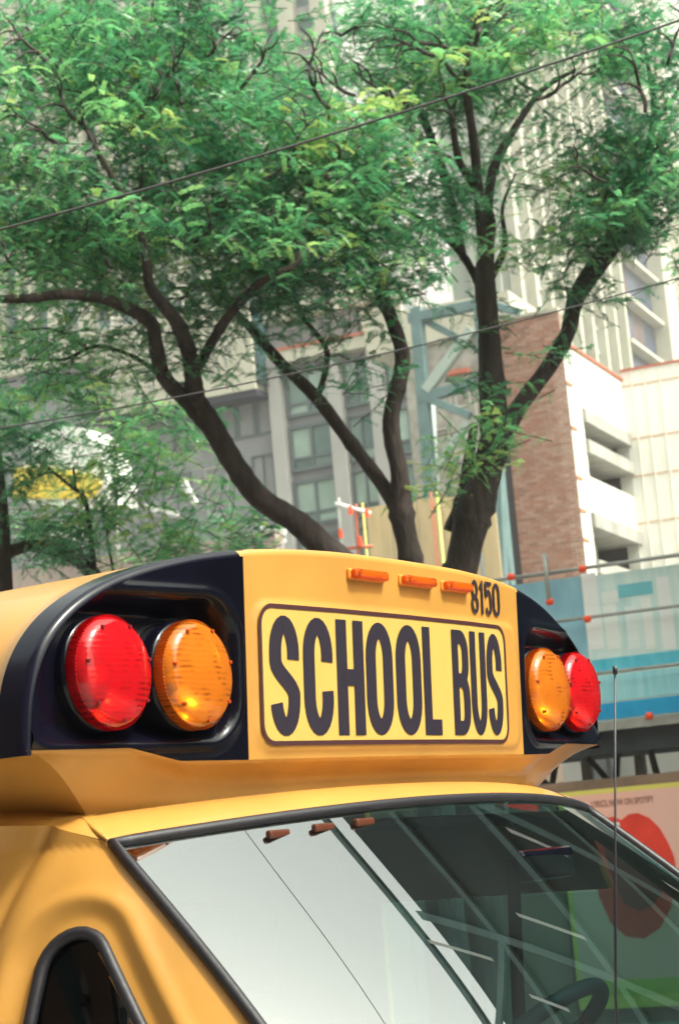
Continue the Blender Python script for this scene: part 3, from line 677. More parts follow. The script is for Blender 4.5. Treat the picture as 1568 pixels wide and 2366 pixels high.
# --- mottled concrete block behind the steel frame
C1 = Wall(1040, 950, 78, STREET)
cb = thing('concrete_block', C1, 'mottled concrete building with beige top floor behind the teal steel frame', 'building')
c0, c1 = C1.loc(938, 900)[0], C1.loc(1200, 900)[0]
wpart(C1, 'wall', mat('mottled_concrete', (.40, .38, .34), .9, var=.6, vs=1.6, bump=.4, bs=3, stain=(.20, .17, .15)), cb, c0, c1, -.1, C1.loc(1040, 790)[1], -8, 0)
wpart(C1, 'upper_floor', CRM, cb, c0-1.5, c1, C1.loc(1040, 788)[1], C1.loc(1040, 700)[1], -8, .2)
wpart(C1, 'lintel', RUST, cb, C1.loc(1030, 850)[0], C1.loc(1085, 850)[0], C1.loc(1050, 868)[1], C1.loc(1050, 858)[1], .01, .3)
for (x0, y0, x1, y1) in ((1000, 870, 1040, 940), (1050, 872, 1085, 940), (1000, 990, 1040, 1070), (1048, 1000, 1080, 1060), (1095, 870, 1125, 960), (1150, 870, 1180, 960)):
    a0, a1, z0, z1 = C1.rect(x0, y0, x1, y1); window(C1, cb, a0, a1, z0, z1, .05, mat('pale_render_frame', (.5, .48, .42), .8), GP, 1, 0.0)
# --- teal steel frame
S1 = Wall(1040, 950, 60, STREET)
sf = thing('steel_frame', S1, 'teal steel frame with diagonal braces standing left of the brick wall', 'steel frame')
def member(x0, y0, x1, y1, wpx, m=STEEL, d=0.0, par=sf, name='brace'):
    a0, z0 = S1.loc(x0, y0); a1, z1 = S1.loc(x1, y1); mb = MB(); wd = wpx/FPX*60
    mb.bar(S1.P(a0, z0, d), S1.P(a1, z1, d), wd, wd, up=tuple(S1.N)); return bevel(mb.build(name, m, par), .02, 1)
ca, cz = S1.loc(975, 900); 
member(962, 712, 1030, 1600, 27, name='column')
member(945, 738, 1120, 700, 24, name='beam', d=.02)
member(1120, 700, 1200, 722, 18, name='beam', d=.02)
member(1110, 700, 1195, 1600, 30, name='column')
member(1092, 762, 985, 905, 24, mat('steel_lit_face', (.34, .40, .36), .6), .05)  # brace paler than the frame: its sunlit top is put into the colour
member(975, 738, 1060, 782, 16, d=-.1)
member(972, 922, 1100, 886, 24, name='beam', d=.04)
member(985, 920, 1088, 962, 18, d=.08)
member(1080, 975, 990, 1112, 17, mat('steel_lit_face', (.34, .40, .36), .6), .05)
member(985, 1165, 1110, 1192, 12, WHITEP, .3, name='handrail')
member(1158, 980, 1180, 1600, 30, name='column', d=.6)
member(1128, 1160, 1172, 1290, 14, d=.5); member(1172, 1060, 1132, 1170, 14, d=.5)
pp = tag(bevel(MB().tube([S1.P(*S1.loc(945, 860), -1.5), S1.P(*S1.loc(985, 1600), -1.5)], .22, 10).build('downpipe', mat('pale_cyan_wrap', (.62, .74, .70), .5, var=.1, vs=2)), .01), 'pale cyan wrapped pipe standing left of the teal steel frame', 'pipe')
# plywood hoarding at its foot
H1 = Wall(980, 1230, 54, STREET)
hb = thing('plywood_hoarding', H1, 'tan plywood site hoarding at the foot of the teal steel frame', 'hoarding')
a0 = H1.loc(846, 1200)[0]; a1 = H1.loc(1150, 1230)[0]; ztp = H1.loc(980, 1152)[1]; n_ = 5
for k in range(n_):
    g = (a1-a0)/n_; wpart(H1, 'panel', TIMB, hb, a0+k*g+.02, a0+(k+1)*g-.02, 2.2, ztp-.05*(k % 2), -.06, .02*(k % 2))
for (x, m, lab) in ((1008, RUST, 'rust red upright prop in front of the tan hoarding'), (1022, mat('lime_paint', (.62, .68, .16), .6), 'lime green upright prop in front of the tan hoarding'), (848, mat('mustard_paint', (.55, .42, .10), .6), 'mustard upright prop at the left edge of the tan hoarding')):
    a = H1.loc(x, 1200)[0]; tag(MB().tube([H1.P(a, 0, .3), H1.P(a+.02, ztp+.1, .3)], .035, 8).build('scaffold_prop', m, None, True), lab, 'prop')
# --- brick wall
B1 = Wall(1250, 1000, 60, STREET)
bk = thing('brick_building', B1, 'red brick wall between the teal steel frame and the white wrapped building', 'building')
ba0, ba1 = B1.loc(1172, 1000)[0], B1.loc(1319, 1000)[0]; bzt = B1.loc(1240, 723)[1]; bzb = B1.loc(1260, 1420)[1]
MORT = mat('mortar', (.36, .27, .22), .95, var=.3, vs=2)
wpart(B1, 'wall', MORT, bk, ba0, ba1, -.1, bzt-.05, -.35, -.02)
BR = [mat('brick_%s' % n, c, .9, var=.2, vs=8, bump=.3, bs=20) for n, c in (('red', (.41, .20, .145)), ('brown', (.35, .18, .135)), ('pink', (.48, .29, .225)), ('dusty', (.43, .25, .19)))]
bw_, bh_ = .30, .098; jt = .014
cells = []
row = 0; z = bzt-.05-bh_
while z > bzb:
    a = ba0-(bw_/2 if row % 2 else 0)
    while a < ba1-.02:
        l = max(a, ba0+.002); r_ = min(a+bw_-jt, ba1-.002)
        if r_-l > .05: cells.append((l, r_, z, z+bh_-jt))
        a += bw_
    z -= bh_; row += 1
cells.sort(key=lambda c: -c[3]); full = [c for c in cells if c[1]-c[0] > bw_*.9]; sel = set(map(id, random.sample(full, min(296, len(full)))))
prot = {}
for k, m in enumerate(BR):
    mb = MB(); v = [Vector(B1.A*x_ + B1.N*y_) + Vector((0, 0, z_)) for (x_, y_, z_) in [(0, -.03, 0), (bw_-jt, -.03, 0), (bw_-jt, 0, 0), (0, 0, 0), (0, -.03, bh_-jt), (bw_-jt, -.03, bh_-jt), (bw_-jt, 0, bh_-jt), (0, 0, bh_-jt)]]
    mb.hexa(v); me = bpy.data.meshes.new('brick'); me.from_pydata([tuple(q) for q in mb.V], [], mb.F); me.materials.append(m); prot[k] = me
bkl = _abs(bk); mbs = MB(); fmi = []
for c in cells:
    if id(c) in sel:
        o = bpy.data.objects.new('brick', prot[random.choices(range(4), (4, 2, 2, 3))[0]]); o.parent = bk; o.location = Vector(B1.P(c[0], c[2], random.uniform(0, .012)))-bkl; link(o)
    else:
        B1.box(mbs, c[0], c[1], c[2], c[3], -.03, random.uniform(0, .012)); fmi += [random.choices(range(4), (4, 2, 2, 3))[0]]*6
o = mesh('brickwork', mbs.V, mbs.F, BR[0], bk, mats=BR, fm=fmi); o['kind'] = 'stuff'
wpart(B1, 'coping', CRM, bk, ba0-.1, ba1, bzt-.05, bzt+.05, -.6, .08)
wpart(B1, 'flashing', mat('black_edge', (.03, .025, .03), .7), bk, ba0-.22, ba0-.003, -.1, B1.loc(1180, 1000)[1], -1, .02)
# --- white wrapped building: side wall runs back from the brick corner, then a set-back front
SD = Wall(1321, 1000, 60, PX); SD.O = B1.O + B1.A*(ba1+.02); SD.O = SD.O + SD.N*0
wb = thing('wrapped_building', SD, 'white sheet-wrapped building with open concrete floors right of the brick wall', 'building')
L = SD.loc(1442, 950)[0]; ztw = SD.loc(1330, 812)[1]
def sz(x, y): return SD.loc(x, y)[1]
op1 = (SD.loc(1352, 1020)[0], SD.loc(1452, 1040)[0], sz(1360, 1100), sz(1352, 945)); op2 = (SD.loc(1372, 1260)[0], SD.loc(1476, 1270)[0], sz(1400, 1400), sz(1372, 1185))
for o_ in (op1, op2): pass
wpart(SD, 'wrap', WHT, wb, 0, L, op1[3], ztw, -.4, 0)
wpart(SD, 'wrap', WHT, wb, 0, op1[0], op1[2], op1[3], -.4, 0); wpart(SD, 'wrap', WHT, wb, op1[1], L, op1[2], op1[3], -.4, 0)
wpart(SD, 'wrap', WHT, wb, 0, L, op2[3], op1[2], -.4, 0)
wpart(SD, 'wrap', WHT, wb, 0, op2[0], op2[2], op2[3], -.4, 0); wpart(SD, 'wrap', WHT, wb, op2[1], L, op2[2], op2[3], -.4, 0)
wpart(SD, 'wrap', WHT, wb, 0, L, 0, op2[2], -.4, 0)
wpart(SD, 'room', ROOM_SHADE, wb, .4, L, 0, ztw-.1, -2.4, -2.3)
wpart(SD, 'shade_roof', CON, wb, .4, L, ztw-.35, ztw-.05, -2.38, -.42); wpart(SD, 'shade_wall', ROOM_SHADE, wb, L+.02, L+.2, 0, ztw-.4, -2.3, -.45)  # roof and end wall added to keep sun out of the open floors
for o_ in (op1, op2):
    h = o_[3]-o_[2]
    for f in ((.0, .44) if o_ is op1 else (.0, .5)):
        zz_ = o_[3]-f*h-.08; wpart(SD, 'floor_beam', CON, wb, o_[0]-.05, o_[1]+.1, zz_-.42, zz_, -2.2, .12)
    for q in (.18, .72): c = o_[0]+(o_[1]-o_[0])*q; wpart(SD, 'column', mat('pale_column', (.72, .70, .62), .8, var=.1, vs=2), wb, c-.25, c+.25, o_[2], o_[3], -1.6, -1.1)
    wpart(SD, 'debris_panel', mat('rust_panel', (.35, .10, .06), .8, var=.4, vs=3), wb, o_[0]+.4, o_[1]-.3, o_[2]+h*.1, o_[2]+h*.35, -2.0, -1.95)
FR = Wall(1500, 1000, 60, STREET); FR.O = np.array(SD.P(L, 0, 0)); fw = 14.0
wpart(FR, 'front_wrap', mat('white_sheet', (.84, .82, .76), .8, var=.06, vs=.8, bump=.2, bs=3), wb, .0, fw, 0, FR.loc(1500, 848)[1], -.4, 0)  # paler than the side wrap: the missing sunlight is put into the colour
for y in (848, ): wpart(FR, 'red_coping', RUST, wb, 0, fw, FR.loc(1500, 848)[1], FR.loc(1500, 843)[1], -.4, .06)
wpart(SD, 'red_coping', RUST, wb, 0, L, ztw, ztw+.08, -.4, .06)
for (x, y) in ((1500, 885), (1500, 1010), (1500, 1098), (1500, 1208)): zq = FR.loc(x, y)[1]; wpart(FR, 'wrap_seam', mat('seam_ochre', (.62, .42, .30), .8), wb, 0, fw, zq, zq+.05, .003, .03)
for x in (1470, 1500, 1535): aq = FR.loc(x, 1000)[0]; wpart(FR, 'wrap_fold', mat('fold_cream', (.76, .72, .62), .8), wb, aq, aq+.05, 0, FR.loc(1500, 850)[1], .003, .05)
for y in (905, 1000, 1108, 1180, 1246): zq = sz(1340, y); wpart(SD, 'wrap_strap', mat('strap_orange', (.75, .22, .10), .7), wb, -.06, .52, zq, zq+.07, .003, .05)
# --- sidewalk shed with printed mesh banner
SH = Wall(1400, 1500, 19, STREET)
sh = thing('sidewalk_shed', SH, 'sidewalk shed with pipe railings, dark joists and lattice in front of the white building', 'sidewalk shed')
s0, s1 = SH.loc(1120, 1400)[0], SH.loc(2050, 1500)[0]
def shz(y, x=1400): return SH.loc(x, y)[1]
for (y, rr, nm) in ((1309, .020, 'top_rail'), (1424, .017, 'middle_rail'), (1556, .017, 'lower_rail')):
    mb = MB(); mb.tube([SH.P(s0, shz(y), .12), SH.P(s1, shz(y), .12)], rr, 8); mb.build(nm, PIPE, sh, True)
wpart(SH, 'deck_edge', PIPE, sh, s0, s1, shz(1690), shz(1668), -1.6, .15)
wpart(SH, 'joist_band', mat('dark_joist', (.03, .035, .04), .8, var=.4, vs=3), sh, s0, s1, shz(1742), shz(1692), -1.5, .05)
rs = random.Random(3); a = s0+.2; kk = 0; zl0, zl1 = shz(1822), shz(1744)
while a < s1-.5:
    dx = [.22, -.10, .24, -.05, .05, .30][kk % 6]; mb = MB(); mb.bar(SH.P(a, zl1, -.3), SH.P(a+dx, zl0, -.3), .05, .05); mb.build('lattice_bar', mat('lattice_iron', (.045, .035, .035), .7), sh); a += rs.uniform(.24, .40); kk += 1
for x in (1130, 1275, 1700, 1900):
    a = SH.loc(x, 1350)[0]; mb = MB(); mb.tube([SH.P(a, shz(1345 if x != 1275 else 1392, x)-(0 if x == 1275 else 4.0), .16), SH.P(a, shz(1300, x)+.08, .16)], .024, 8); mb.build('post', PIPE, sh, True)
for (x, y) in ((1191, 1336), (1355, 1318), (1366, 1433), (1508, 1655), (1280, 1393), (1700, 1420), (1760, 1300)):
    a, z = SH.loc(x, y); mb = MB(); mb.tube([SH.P(a-.035, z, .15), SH.P(a-.02, z, .15), SH.P(a+.02, z, .15), SH.P(a+.035, z, .15)], [.022, .036, .036, .022], 10); mb.build('pipe_cap', ORG, sh, True)
def print_mat(name, c1, c2, sc_=(2, 2, 8), k=.55):
    c1 = tuple(min(.9, v*1.3) for v in c1); c2 = tuple(min(.9, v*1.3) for v in c2); m = mat(name, c1, .7, var=.01, vs=1.7, bump=.5, bs=4, stain=c2, stretch=sc_, detail=3)
    b = m.node_tree.nodes['Principled BSDF']; b.inputs['Alpha'].default_value = .93; return m
bn = tag(empty('mesh_banner', SH.P(0, shz(1660), 0)), 'blue and white printed debris netting hung on the shed railings', 'banner')
def patch(x0, y0, x1, y1, m, d, name='print_panel'):
    a0, a1 = SH.loc(x0, 1480)[0], SH.loc(x1, 1480)[0]; z0, z1 = shz(y1, (x0+x1)/2 if x1 < 1600 else 1480), shz(y0, (x0+x1)/2 if x1 < 1600 else 1480); return wpart(SH, name, m, bn, a0, a1, z0, z1, d-.003, d)
patch(1190, 1340, 1356, 1668, print_mat('banner_slate', (.17, .34, .44), (.26, .46, .54), (3, 3, 1)), 0)
patch(1357, 1315, 2050, 1668, print_mat('banner_white', (.60, .70, .66), (.42, .58, .58), (6, 6, 1.2)), 0)
patch(1357, 1322, 1392, 1500, print_mat('post_through_mesh', (.78, .80, .72), (.66, .72, .66)), .004)  # white post behind the netting, put in as a patch on it
for (x0, y0, x1, y1, c) in ((1440, 1345, 1520, 1375, (.16, .46, .52)), (1585, 1335, 1700, 1370, (.16, .46, .52)), (1400, 1395, 1430, 1500, (.70, .76, .70)), (1450, 1400, 1475, 1500, (.64, .73, .70)), (1490, 1380, 1512, 1500, (.72, .77, .70)), (1530, 1330, 1560, 1500, (.74, .80, .74)), (1400, 1365, 1438, 1392, (.40, .60, .62))):
    patch(x0, y0, x1, y1, print_mat('print_%d' % (x0), c, tuple(v*.9 for v in c)), .004)
patch(1358, 1512, 2050, 1548, print_mat('banner_teal', (.05, .40, .54), (.14, .50, .60), (5, 5, 2)), .005)
patch(1358, 1552, 2050, 1612, print_mat('banner_pale_teal', (.34, .62, .66), (.22, .52, .60), (9, 9, 1)), .006)
patch(1358, 1616, 2050, 1654, print_mat('banner_blue', (.01, .25, .50), (.02, .34, .60), (4, 4, 2)), .007)
patch(1190, 1600, 1357, 1654, print_mat('banner_blue2', (.10, .30, .42), (.14, .36, .46), (4, 4, 2)), .006)
for k in range(6): a = s0+.5+k*(s1-s0-1)/5; wpart(SH, 'leg', PIPE, sh, a-.05, a+.05, .13, shz(1742), -1.3, -1.2)
# hoarding with poster below the deck
HO = Wall(1400, 1950, 18.7, STREET); hz = lambda y, x=1400: HO.loc(x, y)[1]
ho = thing('street_hoarding', HO, 'brown board hoarding under the sidewalk shed, carrying the lips poster', 'hoarding')
h0, h1 = HO.loc(760, 1950)[0], HO.loc(2100, 1950)[0]; n_ = 7
for k in range(n_):
    g = (h1-h0)/n_; wpart(HO, 'board', mat('brown_board', (.26, .19, .155), .85, var=.25, vs=1.5), ho, h0+k*g+.006, h0+(k+1)*g-.006, .13, hz(1798), -.12, -.005*(k % 2))
wpart(HO, 'top_rail', mat('brown_rail', (.24, .15, .10), .8, var=.3, vs=4), ho, h0, h1, hz(1830), hz(1800), .001, .05)
po = tag(empty('lips_poster', HO.P(HO.loc(1290, 2050)[0], hz(2300), .02)), 'pink poster with big red lips and yellow border on the brown hoarding', 'poster')
p0, p1, pz0, pz1 = HO.loc(1293, 1850)[0], HO.loc(1760, 1950)[0], hz(2330), hz(1822)
wpart(HO, 'border', mat('poster_yellow', (.72, .62, .14), .6), po, p0, p1, pz0, pz1, .055, .060)
wpart(HO, 'field', mat('poster_pink', (.86, .43, .33), .55, var=.01, vs=.9, stain=(.78, .50, .44)), po, p0+.045, p1-.045, pz0+.12, pz1-.045, .061, .063)
wpart(HO, 'foot_band', mat('poster_green', (.45, .52, .10), .6), po, p0+.045, p1-.045, pz0+.12, pz0+.26, .0632, .065)
def crop5(pts): return [((1257+x*.2551)*.9463, (1780+y*.2551)*.9463) for x, y in pts]
def shape(pts, m, d, name):
    P = [HO.loc(*p) for p in pts]; n = len(P); V = [HO.P(a, z, d) for a, z in P]+[HO.P(a, z, d-.002) for a, z in P]
    bm = bmesh.new(); vs = [bm.verts.new(v) for v in V]; bm.faces.new(vs[:n]); bm.faces.new(vs[n:][::-1])
    for i in range(n): bm.faces.new((vs[i], vs[(i+1) % n], vs[n+(i+1) % n], vs[n+i]))
    bmesh.ops.recalc_face_normals(bm, faces=bm.faces); bmesh.ops.triangulate(bm, faces=bm.faces); me = bpy.data.meshes.new(name); bm.to_mesh(me); bm.free(); me.materials.append(m)
    o = bpy.data.objects.new(name, me); link(o); o.parent = po; o.matrix_parent_inverse = Matrix.Translation(-_abs(po)); return o
LR = mat('lip_red', (.78, .045, .022), .5, var=.15, vs=4)
shape(crop5([(760, 960), (800, 900), (870, 855), (960, 838), (1030, 870), (1100, 815), (1190, 803), (1300, 850), (1400, 950), (1480, 1090), (1535, 1220), (1555, 1330), (1550, 1500), (1500, 1720), (1400, 1900), (1250, 2000), (1080, 1980), (930, 1850), (820, 1600), (760, 1300), (740, 1100)]), LR, .066, 'lips')
shape(crop5([(850, 945), (930, 900), (1010, 905), (1000, 960), (1030, 1045), (1110, 1065), (1220, 1100), (1310, 1195), (1400, 1300), (1440, 1420), (1420, 1560), (1330, 1690), (1200, 1740), (1060, 1660), (950, 1450), (880, 1200)]), mat('mouth_dark', (.20, .02, .02), .6), .069, 'mouth')
shape(crop5([(850, 945), (930, 895), (1015, 890), (1020, 960), (985, 1010), (930, 1000)]), WHITEP, .072, 'tooth')
shape(crop5([(1030, 1040), (1110, 1060), (1200, 1085), (1190, 1160), (1110, 1150), (1050, 1100)]), WHITEP, .072, 'tooth')
shape(crop5([(1203, 1087), (1280, 1140), (1320, 1210), (1270, 1195), (1195, 1162)]), WHITEP, .072, 'tooth')
def text(body, m, W_, a, z, h, wfac, d, par, name='lettering'):
    c = bpy.data.curves.new(name, 'FONT'); c.body = body; c.size = h; c.extrude = .001; c.align_x = 'CENTER'
    me0 = bpy.data.objects.new(name+'_t', c); link(me0); dg = bpy.context.evaluated_depsgraph_get(); me = bpy.data.meshes.new_from_object(me0.evaluated_get(dg)); bpy.data.objects.remove(me0)
    o = bpy.data.objects.new(name, me); me.materials.append(m) if not me.materials else None; link(o)
    X, Z, Y = Vector(W_.A)*wfac, Vector((0, 0, 1)), Vector(W_.N); loc = Vector(W_.P(a, z, d))
    M = Matrix(((X.x, Z.x, Y.x, loc.x), (X.y, Z.y, Y.y, loc.y), (X.z, Z.z, Y.z, loc.z), (0, 0, 0, 1)))
    me.transform(M); o.parent = par; o.matrix_parent_inverse = Matrix.Translation(-_abs(par)); me.materials.clear(); me.materials.append(m); return o
a_, z_ = HO.loc(1440, 1852); text('LYRICS, NOW ON SPOTIFY', mat('poster_text', (.22, .07, .06), .7), HO, a_, z_-.03, .085, .60, .066, po)
# bright rendered wall seen through the lattice
BW = Wall(1400, 1780, 27, STREET); bwt = thing('white_shopfront', BW, 'white shopfront wall seen through the dark lattice of the shed', 'wall')
wpart(BW, 'wall', WHT, bwt, BW.loc(1300, 1780)[0], BW.loc(2100, 1780)[0], .13, 4.0, -.3, 0)
wpart(BW, 'pier', GREY, bwt, BW.loc(1372, 1780)[0], BW.loc(1412, 1780)[0], .13, 4.0, .003, .25)
wpart(BW, 'pier', GREY, bwt, BW.loc(1640, 1780)[0], BW.loc(1690, 1780)[0], .13, 4.0, .003, .25)
# --- site clutter at lower left
Q1 = Wall(160, 1080, 40, STREET)
tk = tag(empty('site_tank', Q1.P(0, 0, 0)), 'white and yellow hopper raised on legs behind the leaves at left', 'hopper')
def prism(W_, pts, d0, d1, name, m, par):
    P = [W_.loc(*p) for p in pts]; n = len(P); V = [W_.P(a, z, d1) for a, z in P]+[W_.P(a, z, d0) for a, z in P]
    return recalc(mesh(name, V, [tuple(range(n)), tuple(range(n, 2*n))[::-1]]+[(i, (i+1) % n, n+(i+1) % n, n+i) for i in range(n)], m, par))
prism(Q1, [(45, 1085), (90, 1010), (135, 985), (190, 988), (228, 1040), (248, 1110), (250, 1160), (60, 1160)], -1.2, 0, 'shell', WHITEP, tk)
prism(Q1, [(36, 1082), (120, 1080), (215, 1098), (238, 1120), (218, 1152), (36, 1152)], .003, .06, 'yellow_panel', mat('machine_yellow', (.80, .60, .08), .5, var=.1, vs=3), tk)
for x in (70, 225): a = Q1.loc(x, 1160)[0]; wpart(Q1, 'leg', PIPE, tk, a-.06, a+.06, 0, Q1.loc(x, 1158)[1], -.7, -.58)
Q2 = Wall(350, 1180, 36, STREET)
def plank(x0, y0, x1, y1, wpx, m, lab, cat='beam', name='site_beam'):
    a0, z0 = Q2.loc(x0, y0); a1, z1 = Q2.loc(x1, y1); mb = MB(); mb.bar(Q2.P(a0, z0, 0), Q2.P(a1, z1, 0), wpx/FPX*36, .1, up=tuple(np.cross(Q2.N, (0, 0, 1)))); return tag(bevel(mb.build(name, m), .01), lab, cat)
plank(15, 1185, 100, 1165, 13, PIPE, 'grey beam end poking out of leaves at far left')
plank(335, 1172, 412, 1187, 14, WHITEP, 'white tilted plank among leaves left of the leaning trunk')
plank(422, 1108, 452, 1165, 16, WHITEP, 'short white upright board above the white tilted plank')
a0, a1, z0, z1 = Q2.rect(80, 1206, 190, 1252); 
plank(85, 1232, 190, 1226, 42, WHITEP, 'white panel behind leaves just above the bus roof at left', 'panel', 'white_sheet')
for k, y in enumerate((1222, 1240)): plank(602, y, 660, y+8, 11, WHITEP, ('upper' if k == 0 else 'lower')+' of two white boards stacked behind the leaning trunk')
lf = Wall(820, 1220, 40, STREET)
rl = thing('guard_rail', lf, 'white guard rail on posts with orange caps above the bus roof', 'railing')
def lp(x0, y0, x1, y1, r, m, nm):
    mb = MB(); mb.tube([lf.P(*lf.loc(x0, y0)), lf.P(*lf.loc(x1, y1))], r, 8); mb.build(nm, m, rl, True)
lp(775, 1163, 855, 1186, .04, WHITEP, 'rail'); lp(782, 1150, 802, 1600, .03, PIPE, 'post'); lp(822, 1165, 845, 1600, .03, RUST, 'post'); lp(770, 1270, 860, 1262, .035, RUST, 'rail')
for (x, y) in ((789, 1233), (834, 1250), (812, 1180), (850, 1186)): mb = MB(); a, z = lf.loc(x, y); mb.tube([lf.P(a, z-.09, .06), lf.P(a, z+.09, .06)], [.05, .035], 8); mb.build('orange_cap', ORG, rl)
# low street wall far left behind the bus
LWl = Wall(200, 1300, 30, STREET); tag(wpart(LWl, 'site_wall', mat('pink_render', (.42, .33, .30), .85, var=.2, vs=1), None, LWl.loc(-300, 1300)[0], LWl.loc(640, 1300)[0], .1, LWl.loc(150, 1300)[1], -.3, 0), 'low dusty pink site wall at left just above the bus roof', 'wall')
# dark glazed office block with braced steel front, down the street (seen in the windscreen)
ob = tag(empty('office_block', (13.5, -15, 0)), 'dark glazed office block with teal bracing, reflected in the windscreen', 'building')
def wb3(name, m, x0, x1, y0, y1, z0, z1): mb = MB(); mb.box(x0, x1, y0, y1, z0, z1); return mb.build(name, m, ob)
OBH = 14.3
wb3('wall', mat('office_dark', (.005, .026, .032), .5, var=.3, vs=.4), 13.5, 28, -34, 3.8, .1, OBH)
for k in range(10): y = -33.8+k*3.95; wb3('pilaster', STEEL, 13.2, 13.498, y-.12, y+.12, .1, OBH)
for k in range(5): z = 2.9+k*3.0; wb3('spandrel', STEEL, 13.3, 13.496, -34, 3.8, z, z+.22)
for k in range(9):
    for f in range(4):
        y = -33.8+k*3.95; z = 3.1+f*3.0
        if (k*3+f*5) % 4: continue
        mb = MB(); mb.bar((13.35, y+.2, z), (13.35, y+3.7, z+2.8) if (k+f) % 2 else (13.35, y+.2, z+2.8), .14) if (k+f) % 2 else mb.bar((13.35, y+3.7, z), (13.35, y+.2, z+2.8), .14); mb.build('brace', STEEL, ob)
for k in range(9):
    y = -6+random.random()*9; z = 3+random.random()*10; wb3('streak_bar', WHITEP, 13.15, 13.2, y, y+.10, z, z+random.uniform(.5, 2.2))  # added white bars that mirror as pale streaks in the windscreen
# near side of the street, behind the photographer: added unseen to darken the bus flank; black panels mirror it
nb = tag(empty('shading_terrace', (-9, 5, 0)), 'unseen brown brick terrace added on the near pavement to darken the bus flank', 'building')
def nb3(name, m, x0, x1, y0, y1, z0, z1): mb = MB(); mb.box(x0, x1, y0, y1, z0, z1); return mb.build(name, m, nb)
nb3('wall', mat('brown_brick', (.20, .12, .09), .9, var=.3, vs=1.0, bump=.3, bs=12), -20, -8, -50, 60, .13, 16)
for k in range(12):
    for f in range(4): y = -15+k*3; z = 1.2+f*3.6; fr_ = nb3('window', PIL, -8.0, -7.94, y, y+1.5, z, z+2.1); mb = MB(); mb.box(-7.99, -7.92, y+.1, y+1.4, z+.1, z+2.0); mb.build('pane', GD[1], fr_)
# ------------------------------------------------------------------ cables over the street
def cable(x0, y0, x1, y1, Z, r, sag, lab, ext=.35):
    a = at(x0, y0, Z); b = at(x1, y1, Z+.6); d = b-a; pts = []
    for k in range(41):
        t = -ext+(1+2*ext)*k/40; p = a+d*t; p = p-np.array((0, 0, sag*(1-(2*t-1)**2))); pts.append(p)
    return tag(MB().tube(pts, r, 6).build('overhead_cable', mat('cable_black', (.03, .028, .03), .6), None, True), lab, 'cable', 'overhead cables')
cable(0, 531, 1568, 47, 8.5, .0062, .03, 'thick black overhead cable crossing the tree crowns')
cable(0, 990, 1568, 642, 9.0, .0040, .05, 'thin overhead cable crossing below the crowns in front of the brick wall')
tag(MB().tube([(4.9-.12*k, 6-1.8*k, 8.7-.05*k*(10-k)*.3) for k in range(19)], .007, 6).build('overhead_cable', MATS['cable_black'], None, True), 'thin cable high above the bus, mirrored in the pale half of the windscreen', 'cable', 'overhead cables')
# ------------------------------------------------------------------ trees
BARK = mat('bark', (.055, .040, .036), .9, var=.55, vs=9, bump=1.0, bs=22, stretch=(1, 1, .3))
def leaf_material(name, a, b, tr_):
    m = bpy.data.materials.new(name); m.use_nodes = True; n = m.node_tree.nodes; L_ = m.node_tree.links; p = n['Principled BSDF']; p.inputs['Roughness'].default_value = .30
    p.inputs['Specular IOR Level'].default_value = .7
    o = n['Material Output']; at_ = n.new('ShaderNodeAttribute'); at_.attribute_name = 'tone'; cr = n.new('ShaderNodeValToRGB'); cr.color_ramp.elements[0].color = (*a, 1); cr.color_ramp.elements[1].color = (*b, 1); cr.color_ramp.elements[1].position = .55
    e = cr.color_ramp.elements.new(.82); e.color = (.20, .46, .17, 1); e = cr.color_ramp.elements.new(.97); e.color = (.36, .46, .13, 1)
    L_.new(at_.outputs['Fac'], cr.inputs[0]); L_.new(cr.outputs[0], p.inputs['Base Color']); t = n.new('ShaderNodeBsdfTranslucent'); mx = n.new('ShaderNodeMixShader'); mx.inputs[0].default_value = tr_
    hs_ = n.new('ShaderNodeHueSaturation'); hs_.inputs['Value'].default_value = 1.7; L_.new(cr.outputs[0], hs_.inputs['Color']); L_.new(hs_.outputs[0], t.inputs[0]); L_.new(p.outputs[0], mx.inputs[1]); L_.new(t.outputs[0], mx.inputs[2]); L_.new(mx.outputs[0], o.inputs[0]); return m
BARK.node_tree.nodes['Bump'].inputs['Distance'].default_value = .035
LEAF = leaf_material('honeylocust_leaf', (.010, .070, .038), (.080, .29, .125), .45)
